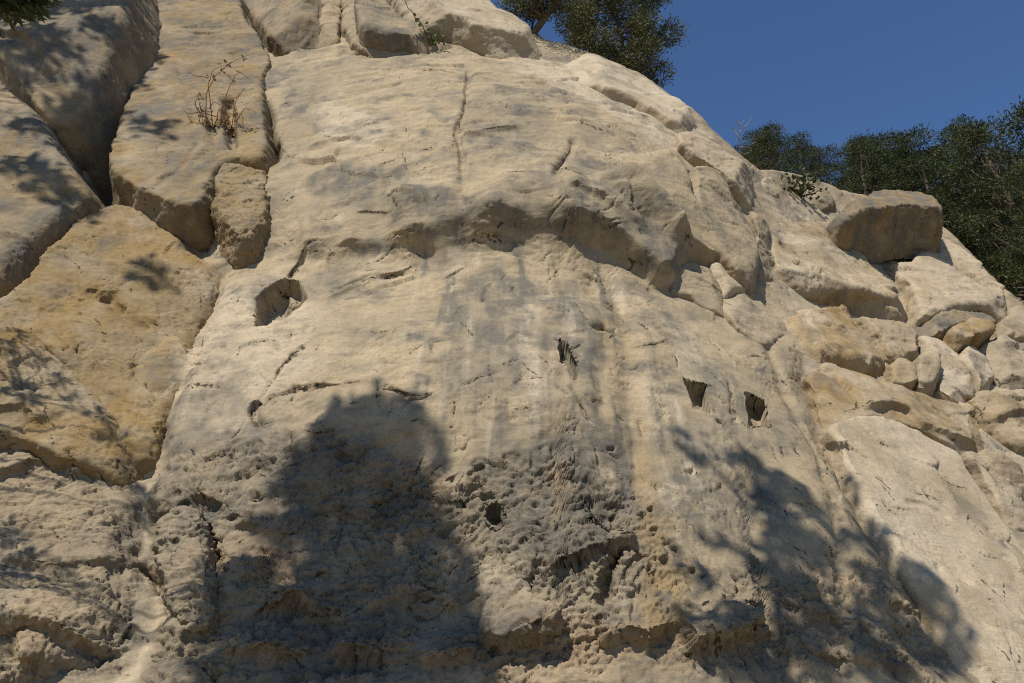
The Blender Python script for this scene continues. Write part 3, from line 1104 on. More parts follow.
block('rock_block', 'broad ochre block with a pitted scar left of the pale groove', GL,
      [(62, 232), (90, 208), (120, 201), (146, 208), (166, 221), (186, 228), (206, 246), (216, 266), (207, 302), (192, 340), (177, 380), (162, 412), (150, 438), (138, 462), (122, 450), (104, 418), (84, 388), (60, 355), (36, 330), (-10, 330), (-60, 320), (-10, 300), (14, 290), (36, 262)],
      [(60, 260, .3), (200, 270, -.3), (150, 420, -.1), (40, 320, .36), (130, 215, -.02)], 1.0, .2, 4, .25, 1.0, .22, 0, bed=rad(-40), chips=1, grow=.08,
      cracks=[([(85, 288), (108, 300), (128, 318), (150, 330)], .09, .1), ([(98, 298), (110, 294), (122, 310)], .08, .14), ([(82, 356), (90, 340)], .05, .06)])
block('rock_block', 'yellow block with branch shadows at the left edge', GL,
      [(-120, 318), (0, 324), (28, 325), (54, 344), (80, 374), (104, 402), (124, 432), (136, 462), (128, 478), (112, 474), (96, 464), (60, 456), (30, 440), (0, 430), (-120, 420)],
      [(0, 340, .55), (90, 400, .3), (20, 430, .6), (118, 468, .02)], 1.1, .3, 4, .3, .9, .1, 0, bed=rad(-35), chips=1,
      ledges=[([(-20, 410), (25, 408), (45, 425)], .1, .3, .06)])
block('rock_wall', 'rough weathered wall of rock in the lower left corner', GL,
      [(-140, 415), (0, 430), (30, 442), (60, 460), (96, 468), (118, 480), (126, 498), (128, 530), (132, 570), (134, 600), (122, 630), (100, 660), (74, 700), (50, 760), (-140, 760)],
      [(0, 460, .3), (130, 500, -.08), (140, 640, -.04), (0, 660, .36)], 1.0, .3, 4, .5, .25, .25, .2, big=1.1, res=1.5,
      ledges=[([(-30, 634), (40, 626), (76, 640), (100, 648), (136, 638)], .26, .5, .1), ([(-20, 478), (24, 470), (44, 460)], .14, .4, .08), ([(70, 478), (90, 470), (108, 476)], .12, .3, .06), ([(0, 560), (60, 570), (130, 560)], .08, .4, .06), ([(20, 662), (60, 655), (110, 668)], .16, .4, .08)])
block('rock_block', 'square pitted block beside the lower end of the pale groove', GL,
      [(156, 515), (174, 506), (198, 508), (204, 530), (208, 560), (214, 590), (210, 615), (184, 625), (174, 612), (166, 590), (160, 560), (154, 535)],
      [(160, 520, .08), (200, 530, .16), (190, 610, .12)], .5, .1, 4, .7, 0, .35, .1, res=1.5)

# --- top
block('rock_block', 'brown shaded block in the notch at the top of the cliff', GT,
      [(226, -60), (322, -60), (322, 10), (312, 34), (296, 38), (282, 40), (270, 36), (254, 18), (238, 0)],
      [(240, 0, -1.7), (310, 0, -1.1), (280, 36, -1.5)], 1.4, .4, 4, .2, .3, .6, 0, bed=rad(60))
block('rock_block', 'upright tan rib beside the notch at the top of the cliff', GT,
      [(318, -50), (345, -50), (340, 12), (338, 36), (330, 44), (318, 42), (314, 34), (322, 10)],
      [(330, 0, -.5), (325, 40, -.35), (340, 20, -.4)], 1.2, .15, 4, .3, .25, .2, .1)
block('rock_slab', 'tilted wedge with a dark underside above the main face', GT,
      [(340, -30), (362, -10), (384, 30), (430, 52), (436, 56), (400, 56), (370, 52), (350, 40), (341, 14)],
      [(345, 20, -.15), (370, 52, -.05), (430, 54, -.2)], 1.0, .12, 4, .25, .15, .3, .1, bed=rad(-30))
block('rock_slab', 'dark slanting slab wedged under the topmost ledge', GT,
      [(352, -40), (380, -14), (405, 10), (426, 28), (442, 44), (434, 46), (410, 34), (384, 30), (364, 26), (356, 4)],
      [(365, 8, .12), (430, 42, .12), (390, 28, .25)], .9, .08, 5, .2, .15, .8, 0, bed=rad(-35))
block('rock_slab', 'long pale ledge slab sloping right along the top skyline', GT,
      [(372, -60), (470, -50), (486, -4), (506, 12), (532, 28), (552, 44), (546, 50), (520, 46), (504, 44), (482, 30), (452, 14), (426, 8), (402, -4), (384, -24)],
      [(400, -10, .3), (500, 42, .3), (490, 8, -.35), (440, -20, -.1)], 1.6, .3, 4, .2, .1, .1, .7, bed=rad(-25),
      ledges=[([(460, 10), (490, 18), (520, 38)], .1, .4, .06)])
block('rock_slab', 'smooth rounded capping slab along the skyline below the round tree', GT,
      [(556, 48), (592, 53), (618, 63), (642, 74), (660, 86), (684, 104), (702, 118), (714, 127), (714, 138), (702, 140), (682, 128), (660, 112), (636, 98), (606, 84), (580, 70)],
      [(570, 60, -.3), (640, 80, -.8), (700, 130, -1.0), (600, 80, -.25)], .9, .3, 3, .08, .0, .05, .8, fine=.6)
block('rock_slab', 'thin pale slab on the shoulder above the dark corner', GT,
      [(676, 122), (702, 138), (726, 150), (748, 160), (760, 174), (756, 188), (744, 186), (724, 172), (700, 156), (680, 142)],
      [(690, 135, -.85), (750, 170, -1.45), (720, 168, -.95)], .8, .16, 4, .15, .1, .1, .6)

# --- flank of the main buttress
block('rock_block', 'tall greenish grey block standing at the right shoulder of the buttress', GM,
      [(686, 166), (706, 166), (730, 176), (748, 192), (756, 216), (758, 250), (751, 276), (738, 268), (722, 250), (706, 236), (692, 218), (688, 192)],
      [(695, 180, -.55), (750, 220, -1.2), (740, 262, -.9), (700, 225, -.45)], 1.0, .3, 4, .12, .12, .5, .2, fine=.7)
block('rock_block', 'plain tan block tucked under the two grey noses', GM,
      [(674, 288), (678, 258), (692, 258), (716, 270), (722, 288), (726, 316), (708, 308), (690, 294)],
      [(680, 270, -.68), (720, 275, -.98), (718, 308, -.9)], .7, .08, 4, .1, .05, .25, .2, fine=.6)
block('rock_block', 'small whitish block at the foot of the greenish grey block', GM,
      [(714, 266), (728, 258), (746, 278), (748, 286), (724, 290), (718, 280)],
      [(718, 268, -.95), (745, 282, -1.25), (724, 288, -.92)], .6, .08, 4, .08, 0, 0, .7, fine=.5)
block('rock_block', 'smooth tan triangular block below the small whitish one', GM,
      [(722, 288), (748, 284), (770, 303), (782, 324), (792, 343), (780, 346), (758, 342), (738, 328), (727, 312)],
      [(730, 295, -1.0), (765, 305, -1.55), (785, 340, -1.5), (745, 328, -1.05)], .8, .08, 4, .08, .05, .2, .3, fine=.6)
block('rock_pillar', 'narrow dark edged pillar in the gap behind the greenish grey block', GM,
      [(752, 200), (766, 210), (768, 240), (774, 262), (778, 290), (766, 294), (758, 270), (758, 230)],
      [(756, 210, -1.7), (774, 280, -2.0), (760, 270, -1.6)], 1.0, .12, 5, .3, .2, .4, .2)

# --- right slope
block('rock_slab', 'broad pale slab below the dark overhanging boulder', GR,
      [(764, 200), (780, 190), (800, 194), (836, 208), (862, 236), (890, 262), (914, 282), (920, 308), (902, 316), (880, 316), (846, 306), (822, 296), (786, 292), (774, 270), (768, 236)],
      [(775, 210, -2.6), (840, 215, -3.7), (910, 300, -3.6), (800, 288, -2.4)], 1.4, .4, 4, .15, .2, .1, .8, bed=rad(-20),
      ledges=[([(740, 282), (830, 292), (870, 300), (935, 306)], .2, .9, .12)], cracks=[([(778, 245), (795, 250), (805, 262)], .1, .08)])
block('rock_slab', 'pale slab with a dark undercut at the far right of the slope', GR,
      [(888, 258), (912, 262), (930, 240), (944, 226), (966, 251), (986, 268), (1004, 284), (1016, 303), (1012, 314), (994, 306), (960, 306), (936, 314), (922, 312), (914, 286)],
      [(900, 262, -4.0), (950, 240, -4.6), (1010, 300, -4.3), (925, 308, -3.5)], 1.3, .3, 4.5, .2, .15, .1, .75, bed=rad(-20))
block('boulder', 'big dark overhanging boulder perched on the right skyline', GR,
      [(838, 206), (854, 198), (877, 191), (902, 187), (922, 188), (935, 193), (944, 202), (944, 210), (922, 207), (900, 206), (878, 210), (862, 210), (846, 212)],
      [(854, 205, -2.75), (942, 203, -3.4), (904, 191, -3.5), (890, 208, -2.7)], 1.5, .2, 3, .35, 1.0, 1.0, -.2, bed=rad(-10), grow=.0, dome=.06, chips=0)  # full ochre and grey also paint in the dark of its shaded underside
block('boulder', 'small dark boulder beside the shrub on the right skyline', GR,
      [(812, 194), (824, 190), (833, 194), (833, 206), (824, 210), (812, 204)],
      [(815, 195, -3.5), (832, 197, -3.8), (822, 207, -3.5)], 1.0, .12, 5, .3, .3, .4, 0)
block('rock_block', 'whitish rock on the ridge left of the shrub', GR,
      [(762, 178), (774, 175), (790, 182), (792, 190), (778, 196), (766, 192)],
      [(768, 180, -2.6), (788, 186, -3.1), (772, 192, -2.6)], .8, .15, 4, .15, .05, .05, .8)
block('rock_block', 'rounded yellow block in the middle of the right slope', GR,
      [(794, 302), (815, 297), (836, 304), (854, 311), (872, 322), (883, 341), (892, 358), (882, 368), (860, 363), (836, 359), (806, 364), (792, 348), (786, 330)],
      [(800, 305, -2.0), (860, 318, -2.9), (885, 360, -2.6), (800, 355, -1.7)], 1.0, .3, 4, .12, .5, .05, .5, bed=rad(-25), fine=.7)
block('rock_block', 'tan block with a shadowed foot right of the rounded yellow block', GR,
      [(856, 306), (880, 316), (904, 318), (919, 330), (920, 347), (900, 358), (889, 352), (880, 334), (868, 318)],
      [(870, 315, -2.9), (915, 330, -3.2), (900, 354, -2.8)], .9, .14, 4, .2, .3, .15, .3)
block('rock_block', 'reddish rectangular block wedged under the far right undercut', GR,
      [(952, 326), (970, 318), (990, 313), (998, 322), (996, 328), (976, 336), (960, 344)],
      [(955, 328, -3.3), (994, 317, -3.7), (962, 342, -3.2)], .9, .06, 6, .15, .8, .1, 0, fine=.6, smooth=0)
block('rock_slab', 'thin dark bed under the far right slab', GR,
      [(916, 312), (940, 314), (970, 308), (1012, 314), (1016, 322), (998, 322), (970, 322), (950, 328), (930, 334), (920, 326)],
      [(920, 315, -3.6), (1010, 316, -4.3), (930, 330, -3.5)], .8, .08, 5, .3, .25, .4, .1)
block('rock_slab', 'pale flat slab below the reddish wedged block', GR,
      [(922, 334), (946, 336), (956, 346), (970, 368), (982, 388), (972, 398), (956, 398), (940, 386), (936, 356)],
      [(925, 340, -3.4), (970, 370, -3.5), (950, 392, -2.9)], .7, .1, 4, .1, .05, .05, .7, fine=.6)
block('rock_block', 'small knobbly rock at the foot of the tan block', GR,
      [(890, 362), (902, 356), (916, 356), (919, 380), (905, 384), (892, 380)],
      [(895, 362, -2.6), (916, 360, -2.8), (905, 380, -2.5)], .6, .12, 4, .3, .2, .1, .3)
block('rock_block', 'small upright rock with a dark foot on the pale slab', GR,
      [(918, 356), (930, 351), (937, 354), (939, 376), (931, 386), (920, 381)],
      [(920, 358, -2.7), (936, 358, -2.9), (929, 382, -2.6)], .7, .1, 4, .25, .2, .15, .3)
block('rock_block', 'pale block in the row under the reddish one', GR,
      [(960, 350), (976, 342), (986, 352), (998, 374), (985, 388), (974, 372)],
      [(964, 352, -3.3), (992, 370, -3.6), (984, 384, -3.2)], .6, .12, 4, .15, .05, .1, .7)
block('rock_block', 'grey tan block at the right edge above the shaded cleft', GR,
      [(980, 346), (1000, 338), (1050, 330), (1060, 384), (1020, 384), (1004, 378), (992, 362)],
      [(990, 350, -3.7), (1050, 345, -4.3), (1010, 380, -3.5)], .8, .2, 4, .2, .1, .25, .3)
block('rock_block', 'low weathered block at the right edge under the far slab', GR,
      [(1000, 320), (1018, 304), (1060, 318), (1060, 334), (1020, 336), (1000, 338)],
      [(1005, 322, -4.1), (1050, 320, -4.6), (1010, 334, -3.9)], .8, .14, 4, .25, .1, .25, .3)
block('rock_slab', 'long ochre tinged slab above the big smooth slab', GR,
      [(806, 376), (826, 364), (860, 361), (892, 380), (940, 387), (974, 398), (988, 416), (1002, 436), (1014, 456), (988, 456), (960, 452), (926, 434), (900, 424), (875, 416), (832, 424), (816, 400)],
      [(815, 380, -1.45), (890, 385, -2.4), (1000, 440, -2.9), (840, 420, -1.35), (950, 445, -2.2)], .9, .2, 4, .12, .4, .1, .5, bed=rad(-25), fine=.8,
      ledges=[([(860, 408), (890, 408), (905, 412), (922, 428), (950, 440), (980, 448)], .16, .6, .06)])
block('rock_block', 'stepped tan block at the right edge beside the ochre slab', GR,
      [(974, 394), (1000, 386), (1050, 384), (1060, 440), (1024, 446), (1008, 432), (992, 414)],
      [(985, 395, -3.0), (1050, 400, -3.7), (1015, 436, -2.9)], .9, .18, 4, .25, .25, .15, .4,
      ledges=[([(992, 416), (1024, 414), (1050, 412)], .12, .3, .06)])
block('rock_slab', 'big smooth pale slab filling the lower right side', GR,
      [(830, 426), (852, 418), (876, 414), (902, 422), (928, 434), (960, 452), (972, 476), (988, 500), (1006, 524), (1040, 560), (1140, 640), (1160, 780), (1010, 780), (978, 690), (952, 640), (924, 594), (896, 548), (868, 502), (844, 458)],
      [(840, 430, -1.15), (950, 455, -2.0), (1020, 560, -2.2), (980, 670, -.95), (880, 510, -1.05)], 1.0, .22, 4, .05, .22, .02, 1.0, bed=rad(-40), fine=.5, big=.7, chips=1,  # full pale: scoured rock, plus sunlit tilt painted into the colour
      cracks=[([(905, 500), (925, 503), (940, 512), (952, 520)], .035, .05), ([(940, 560), (938, 575)], .03, .04)])
block('rock_block', 'block with an ochre shaded left face at the right edge', GR,
      [(962, 454), (982, 449), (1000, 448), (1014, 462), (1050, 490), (1060, 570), (1024, 548), (1004, 520), (988, 498), (974, 476)],
      [(990, 452, -2.3), (1040, 490, -2.9), (1024, 530, -2.2)], .9, .1, 4, .15, .35, .15, .4,
      facets=[[(965, 456, -2.2), (1020, 545, -2.05), (1010, 480, -1.6)]])


# ------------------------------------------------------------------ plants
def tube(path, radii, n=6):
    path = np.asarray(path, float)
    V, F = [], []
    for i, p in enumerate(path):
        t = path[min(i + 1, len(path) - 1)] - path[max(i - 1, 0)]
        t = t / (np.linalg.norm(t) + 1e-9)
        u = np.cross(t, [0.13, 0.91, 0.39])
        u /= np.linalg.norm(u) + 1e-9
        v = np.cross(t, u)
        for k in range(n):
            w = 2 * math.pi * k / n
            V.append(p + radii[i] * (math.cos(w) * u + math.sin(w) * v))
    for i in range(len(path) - 1):
        for k in range(n):
            F.append([i * n + k, i * n + (k + 1) % n, (i + 1) * n + (k + 1) % n, (i + 1) * n + k])
    return np.array(V), np.array(F)


def join(parts):
    V, F, o = [], [], 0
    for v, f in parts:
        V.append(v)
        F.append(f + o)
        o += len(v)
    return np.vstack(V), np.vstack(F)


def bend(p, q, sag, rs, n=6, jit=.06):
    p, q = np.asarray(p, float), np.asarray(q, float)
    L = np.linalg.norm(q - p)
    t = np.linspace(0, 1, n)
    pts = p + (q - p) * t[:, None]
    pts[:, 2] -= sag * L * (t * (1 - t)) * 4
    pts[1:-1] += rs.normal(size=(n - 2, 3)) * jit * L
    return pts


def sprays(centres, radii, flat, per, size, rs, slim=.13, shell=.4):
    """needle sprays: slim quads scattered through flattened clumps, pointing outwards and up"""
    Vs, n0 = [], 0
    for c, r in zip(centres, radii):
        n = max(6, int(per * r * r))
        d = rs.normal(size=(n, 3))
        d /= np.linalg.norm(d, axis=1)[:, None]
        rr = r * (shell + (1.05 - shell) * rs.rand(n)) * (.75 + .5 * rs.rand(n))
        p = c + d * rr[:, None] * np.array([1, 1, flat])
        ax = d * .8 + rs.normal(size=(n, 3)) * .55 + np.array([0, 0, .35])
        ax /= np.linalg.norm(ax, axis=1)[:, None]
        sd = np.cross(ax, rs.normal(size=(n, 3)))
        sd /= np.linalg.norm(sd, axis=1)[:, None]
        L = size * (.6 + .8 * rs.rand(n))[:, None]
        wv = sd * L * slim
        Vs.append(np.stack([p, p + ax * L * .55 + wv, p + ax * L, p + ax * L * .45 - wv], 1).reshape(-1, 3))
    V = np.vstack(Vs)
    return V, np.arange(len(V)).reshape(-1, 4)


def tree_parts(rs, height, crown_r, base_frac, clumps, clump_r, flat, per, size, lean=(0, 0), taper_top=.5, shape='pine'):
    top = np.array([lean[0], lean[1], height])
    n = 9
    t = np.linspace(0, 1, n)
    path = np.outer(t, top) + np.column_stack([np.cumsum(rs.normal(size=n) * .05 * height / n), np.cumsum(rs.normal(size=n) * .05 * height / n), np.zeros(n)])
    path[0] = 0
    r0 = height * .022
    parts = [tube(path, r0 * (1 - .85 * t), 8)]
    cs, rr = [], []
    for k in range(clumps):
        f = base_frac + (1 - base_frac) * (k + rs.rand()) / clumps
        if shape == 'pine':
            env = crown_r * (1 - ((f - base_frac) / (1 - base_frac)) ** 1.6 * (1 - taper_top * .4)) * (.65 + .35 * min(1, (f - base_frac) * 6))
        else:
            x = (f - base_frac) / (1 - base_frac) * 2 - 1
            env = crown_r * math.sqrt(max(.05, 1 - x * x * .92))
        ang = k * 2.4 + rs.rand()
        dd = env * (.25 + .75 * math.sqrt(rs.rand()))
        stem = np.array([np.interp(f, t, path[:, i]) for i in range(3)])
        c = stem + np.array([math.cos(ang) * dd, math.sin(ang) * dd, rs.normal() * .1 * clump_r])
        cs.append(c)
        rr.append(clump_r * (.6 + .7 * rs.rand()))
        f0 = max(base_frac * .7, f - .12)
        s0 = np.array([np.interp(f0, t, path[:, i]) for i in range(3)])
        b = bend(s0, c, .08, rs, 5, .04)
        rb = r0 * (1 - .8 * f0) * .38
        parts.append(tube(b, np.linspace(rb, rb * .3, 5), 5))
    cs.append(path[-1])
    rr.append(clump_r * .7)
    return join(parts), sprays(cs, rr, flat, per, size, rs)


def put_tree(name, label, group, base, trunk_me, crown_me, scale=1.0, rot=0.0, cat='tree'):
    e = link(name, None, None, label, cat, group, loc=base)
    e.scale = (scale, scale, scale)
    e.rotation_euler = (0, 0, rot)
    link('trunk', trunk_me, e)
    link('crown', crown_me, e)
    return e


# --- trees along the right skyline
rs = np.random.RandomState(3)
PROTO = []
for k in range(4):
    (tv, tf), (cv, cf) = tree_parts(rs, 9.0, [1.9, 2.3, 1.7, 2.1][k], .15, [40, 48, 36, 46][k], [.44, .5, .42, .48][k], .5, 2300, .105, (rs.normal() * .4, rs.normal() * .4))
    PROTO.append((mesh_arrays('trunk', tv, tf, BARK), mesh_arrays('crown', cv, cf, PINE, False)))
# (px, py of the tip, distance, label)
RIGHT = [
    (748, 132, 40, 0, 'dark pine directly behind the pale dead sapling'),
    (772, 130, 37, 1, 'dark pine with a broad top just right of the dead sapling'),
    (800, 143, 35, 2, 'shorter pine rising behind the ridge shrub'),
    (828, 150, 41, 3, 'pine in the low dip of the skyline row'),
    (846, 143, 36, 0, 'pine above the left end of the overhanging boulder'),
    (870, 132, 37, 2, 'slender pointed pine standing behind the overhanging boulder'),
    (905, 138, 38, 1, 'round topped pine over the right part of the overhanging boulder'),
    (932, 142, 41, 3, 'pine behind the right end of the overhanging boulder'),
    (955, 141, 35, 0, 'bushy pine right of the overhanging boulder'),
    (985, 150, 34, 1, 'dark dense pine at the top of the far right slab'),
    (1018, 118, 30, 3, 'tallest pine of the row, at the right edge of the picture'),
    (1050, 112, 31, 1, 'large pine cut by the right edge of the picture'),
    (1010, 178, 28, 2, 'low dense pine in front of the tallest one at the right edge'),
    (975, 185, 33, 3, 'low shaded pine filling the gap beside the far right slab'),
    (737, 140, 44, 2, 'small dark pine peeping over the shoulder left of the dead sapling'),
    (786, 140, 43, 3, 'pine half hidden between the broad topped one and the ridge shrub'),
    (815, 152, 37, 1, 'low bushy pine behind the small dark boulder'),
    (858, 146, 42, 1, 'pine filling the gap left of the slender pointed one'),
    (888, 144, 36, 3, 'pine right of the slender pointed one above the boulder top'),
    (920, 150, 35, 2, 'low pine close behind the boulder right shoulder'),
    (968, 150, 39, 3, 'pine between the bushy one and the dense dark one'),
    (1045, 200, 26, 0, 'low pine at the right edge close above the far right slab'),
]
for i, (px, py, dist, k, lab) in enumerate(RIGHT):
    tip = at_d(px, py, dist)
    gz = ground_z(tip[0], tip[1])
    hgt = max(5.5, tip[2] - gz + .3)
    s = hgt / 9.0
    s = min(s, 1.15)
    e = put_tree('pine_tree', lab, 'pines along the right skyline', (tip[0], tip[1], tip[2] - 9.2 * s), PROTO[k][0], PROTO[k][1], s, i * 1.3)
    e.scale = (s * 1.25, s * 1.25, s)

# --- round tree and its leaning neighbour on the skyline
rs = np.random.RandomState(12)
(tv, tf), (cv, cf) = tree_parts(rs, 5.2, 1.75, .12, 92, .38, .8, 3000, .11, (-.5, 0), shape='round')
p = at_d(634, 92, 27)
put_tree('juniper_tree', 'round crowned evergreen on the skyline against the blue sky', 'trees on the cliff top', (p[0], p[1], p[2] - .3), mesh_arrays('trunk', tv, tf, BARK), mesh_arrays('crown', cv, cf, JUNIPER, False), 1.12)
p0 = at_d(530, 38, 25)
rs = np.random.RandomState(5)
parts, cs, rr = [], [], []
stem = np.array([at_d(528, 40, 25), at_d(545, 18, 25.1), at_d(556, 2, 25.2), at_d(560, -25, 25.3), at_d(552, -60, 25.4)])
parts.append(tube(stem - p0, [.12, .1, .09, .07, .05], 8))
for (x, y, r, s0) in [(512, 6, .42, 1), (522, 16, .3, 1), (530, -12, .6, 2), (560, -20, .6, 3), (556, 8, .25, 2), (566, 12, .22, 2), (510, -20, .5, 3), (545, -50, .9, 4), (580, -40, .6, 3), (542, 4, .3, 1), (518, 2, .4, 1), (535, 14, .3, 0), (548, 10, .3, 1), (526, 4, .4, 1), (552, -6, .45, 2), (538, -4, .45, 1), (562, 0, .3, 2)]:
    c = at_d(x, y, 25 + rs.rand() * .8) - p0
    cs.append(c)
    rr.append(r * 1.15)
    parts.append(tube(bend(stem[s0] - p0, c, .05, rs, 4, .04), [.06, .045, .03, .015], 5))
tv, tf = join(parts)
cv, cf = sprays(cs, rr, .8, 2600, .11, rs)
put_tree('juniper_tree', 'dark leaning evergreen cut off by the top edge of the picture', 'trees on the cliff top', p0, mesh_arrays('trunk', tv, tf, BARK), mesh_arrays('crown', cv, cf, JUNIPER, False))


# --- trees behind the photographer whose shadows lie on the rock
def shade_tree(label, spots, t0, spread, base_xy, seed, per=420, size=.2, extra=(), proud=None, grow=1.0, slim=.34):
    rs = np.random.RandomState(seed)
    cs, rr = [], []
    for (px, py, rpx) in spots:
        P = point_on(px, py) if proud is None else wp(*at_h(px, py, proud), proud)
        r = grow * rpx * np.linalg.norm(P - CAM) / FPX
        c = P + SUN * (t0 + rs.normal() * spread)
        cs.append(c)
        rr.append(r)
    for (px, py, dist, r) in extra:
        cs.append(at_d(px, py, dist))
        rr.append(r)
    cs = np.array(cs)
    zt = cs[:, 2].max() - 1.0
    bx, by = base_xy
    m = cs[cs[:, 2] > np.percentile(cs[:, 2], 60)].mean(0)
    n = 10
    t = np.linspace(0, 1, n)
    path = np.column_stack([bx + (m[0] - bx) * t ** 1.5, by + (m[1] - by) * t ** 1.5, zt * t])
    base = path[0].copy()
    parts = [tube(path - base, .2 * (1 - .8 * t), 8)]
    for c in cs:
        f = np.clip((c[2] - .25 * np.linalg.norm(c[:2] - m[:2]) - .3) / zt, .2, .97)
        s0 = np.array([np.interp(f, t, path[:, i]) for i in range(3)])
        parts.append(tube(bend(s0, c, .05, rs, 5, .02) - base, np.linspace(.03, .008, 5), 5))
    tv, tf = join(parts)
    cv, cf = sprays(cs - base, rr, .9, per, size, rs, slim, .1)
    put_tree('pine_tree', label, 'trees standing behind the viewer', base, mesh_arrays('trunk', tv, tf, BARK), mesh_arrays('crown', cv, cf, PINE, False))


A_SPOTS = [(342, 420, 15), (374, 412, 16), (406, 420, 15), (330, 434, 14), (362, 432, 24), (400, 440, 20), (426, 446, 9), (312, 462, 16), (345, 466, 28), (390, 470, 28), (432, 478, 10), (296, 490, 13), (330, 502, 26), (376, 510, 30), (418, 512, 18), (280, 516, 9), (262, 534, 11), (300, 540, 20), (345, 548, 34), (400, 552, 32), (440, 548, 18), (252, 570, 14), (290, 580, 26), (340, 590, 36), (395, 598, 36), (440, 588, 28), (464, 600, 12), (232, 602, 14), (262, 620, 26), (310, 630, 36), (370, 640, 40), (430, 636, 32), (466, 640, 18), (218, 640, 14), (236, 668, 26), (290, 678, 36), (350, 690, 44), (420, 684, 40), (470, 676, 20), (212, 684, 18)]
shade_tree('dense conifer behind the viewer casting the rounded shadow at the centre bottom', A_SPOTS, 17.5, .5, (-7.5, .2), 1, per=1150, size=.24, grow=1.04)
B_SPOTS = [(682, 440, 6), (692, 449, 8), (706, 454, 8), (722, 452, 8), (736, 448, 8), (748, 458, 11), (760, 470, 13), (776, 482, 13), (790, 494, 14), (806, 506, 14), (822, 522, 14), (770, 500, 18), (790, 525, 22), (810, 550, 22), (775, 545, 20), (765, 575, 18), (800, 585, 24), (850, 520, 7), (860, 512, 5), (862, 545, 13), (880, 552, 12), (870, 575, 16), (900, 590, 18), (925, 605, 18), (945, 625, 16), (962, 650, 12), (900, 630, 22), (860, 620, 20), (935, 655, 22), (830, 620, 18), (790, 640, 22), (750, 630, 16), (720, 610, 16), (700, 585, 12), (690, 560, 8), (715, 645, 16), (760, 670, 22), (820, 670, 24), (880, 672, 26), (700, 540, 8), (690, 610, 8), (740, 560, 8)]
shade_tree('spreading pine behind the viewer casting the branchy shadow at the lower right', B_SPOTS, 15.5, .4, (-2.2, -1.5), 2, per=1250, size=.22, grow=.74)
C_SPOTS = [(20, 340, 6), (38, 352, 7), (52, 368, 8), (66, 388, 8), (90, 396, 8), (104, 412, 9), (118, 436, 12), (124, 460, 11), (20, 390, 12), (8, 360, 10), (34, 410, 8), (6, 520, 12), (30, 540, 9), (55, 552, 8), (75, 560, 6), (12, 556, 10), (2, 640, 8)]
shade_tree('slim conifer at the left outside the view with one sprig in the top left corner', C_SPOTS, 6.6, .2, (-10.2, 5.2), 4, per=3800, size=.14, slim=.12,
           proud=.45, extra=[(8, 2, 10.0, .16), (22, 6, 10.0, .15), (34, 4, 10.1, .12), (4, 10, 10.0, .12), (20, -12, 10.0, .3), (-10, -20, 10, .4)])
D_SPOTS = [(10, 20, 16), (40, 30, 14), (80, 20, 16), (60, 60, 10), (110, 40, 10), (20, 110, 8), (35, 158, 10), (60, 172, 8), (10, 150, 10), (126, 210, 8), (140, 90, 9), (120, 10, 12), (30, 70, 12), (90, 80, 12), (70, 110, 14), (50, -10, 20), (0, -10, 20), (60, 95, 10)]
shade_tree('tall conifer left of the viewer dappling the corner boulder', D_SPOTS, 15, .5, (-17, 2.5), 6, per=520, size=.28, proud=.85, grow=1.75)


# --- small plants on the rock
def stems(name, label, cat, base_px, lines, r, mat, leaf=None, lift=.15, seed=0, dist=None):
    """lines: lists of sight points; the stems stand a little clear of the rock"""
    rs = np.random.RandomState(seed)
    B = point_on(*base_px) if dist is None else at_d(base_px[0], base_px[1], dist)
    dB = np.linalg.norm(B - CAM)
    e = link(name, None, None, label, cat, loc=B)
    tips = []
    for ln in lines:
        n = len(ln)
        pts = np.array([at_d(x, y, dB - lift * (.3 + i / max(1, n - 1)) + rs.normal() * .03) for i, (x, y) in enumerate(ln)]) - B
        fine = [pts[0]]
        for i in range(n - 1):
            for s in (.33, .66, 1):
                fine.append(pts[i] * (1 - s) + pts[i + 1] * s + rs.normal(size=3) * .01 * (s < 1))
        rad_ = np.linspace(r, r * .35, len(fine))
        v, f = tube(fine, rad_, 5)
        link('stem', mesh_arrays('stem', v, f, mat), e)
        tips += fine[2:]
    if leaf:
        lm, per, size, rad0 = leaf
        tips = np.array(tips)
        k = rs.choice(len(tips), min(len(tips), per), replace=per > len(tips))
        v, f = sprays(tips[k], np.full(len(k), rad0), 1, 7 / (rad0 * rad0) if rad0 else 6, size, rs, .35, .1)
        link('leaves', mesh_arrays('leaves', v, f, lm, False), e)
    return e


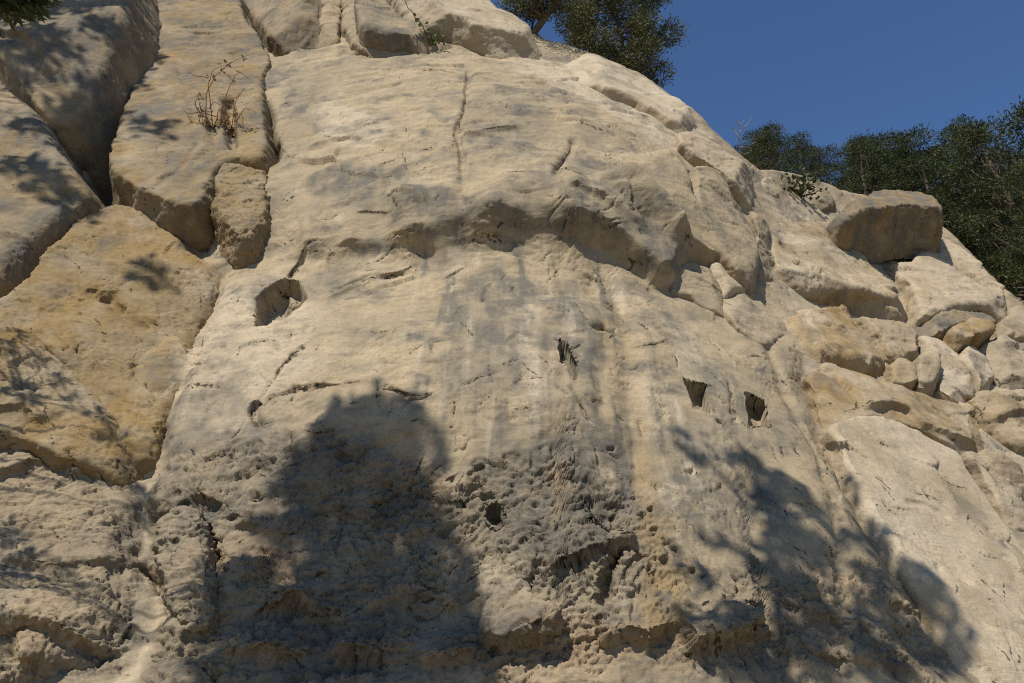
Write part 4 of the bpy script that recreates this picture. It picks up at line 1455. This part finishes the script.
rsv = np.random.RandomState(8)
vine = [[(214, 152), (206, 120), (206, 95), (216, 75), (236, 60), (258, 52)], [(216, 150), (212, 118), (208, 85), (213, 70), (232, 62)], [(210, 150), (200, 125), (196, 105)], [(222, 140), (222, 110), (230, 85), (240, 70)], [(226, 150), (232, 125), (236, 100), (244, 88)],
        [(208, 78), (196, 76), (188, 72)], [(216, 130), (206, 122), (200, 132)], [(236, 70), (245, 76), (250, 80)]]
for k in range(75):
    x, y = 198 + rsv.rand() * 38, 108 + rsv.rand() * 60
    th = rsv.rand() * 6.28
    L = 5 + rsv.rand() * 10
    vine.append([(x, y), (x + L * math.cos(th) + rsv.normal() * 2, y + L * math.sin(th) + rsv.normal() * 2), (x + 1.7 * L * math.cos(th + .5), y + 1.7 * L * math.sin(th + .5))])
stems('dry_vine', 'leafless reddish brown vine tangled on the tan slab at upper left', 'vine', (215, 150), vine, .013, DRY_TWIG, (DRY_LEAF, 46, .08, .07), .16, 3)
stems('cliff_shrub', 'small green shrub with a long bare stem in the top ledge', 'shrub', (437, 46), [[(437, 48), (428, 34), (418, 20), (408, 8), (402, -6)], [(437, 46), (432, 38), (426, 34)], [(438, 46), (441, 38), (438, 32)], [(436, 48), (430, 44), (425, 40)]], .02, DRY_TWIG, (FRESH, 16, .1, .12), .3, 4)
stems('cliff_shrub', 'tiny green tuft at the top edge above the tilted wedge', 'shrub', (357, 8), [[(357, 10), (352, 4), (350, -4)], [(357, 10), (358, 2), (362, -6)], [(357, 10), (364, 6), (366, 0)]], .015, DRY_TWIG, (FRESH, 14, .1, .14), .3, 5)
stems('ridge_shrub', 'low green shrub on the ridge left of the small dark boulder', 'shrub', (800, 194), [[(800, 196), (792, 188), (784, 186)], [(800, 196), (800, 186), (796, 178)], [(800, 196), (808, 188), (814, 184)], [(800, 196), (812, 194), (820, 190)], [(800, 196), (804, 184), (806, 176)], [(800, 196), (790, 192), (782, 192)]], .03, BARK, (PINE, 70, .12, .3), .3, 6)
stems('dead_sapling', 'pale leafless sapling standing on the ridge against the dark pines', 'tree', (740, 160), [[(740, 160), (740, 148), (739, 138), (740, 128), (744, 120)], [(740, 148), (748, 146), (756, 142)], [(739, 138), (734, 130), (730, 126)], [(740, 132), (748, 124), (752, 116)], [(740, 152), (746, 154), (752, 150)], [(741, 126), (736, 120), (735, 116)]], .024, PALE_BARK, None, 0, 7, 29)
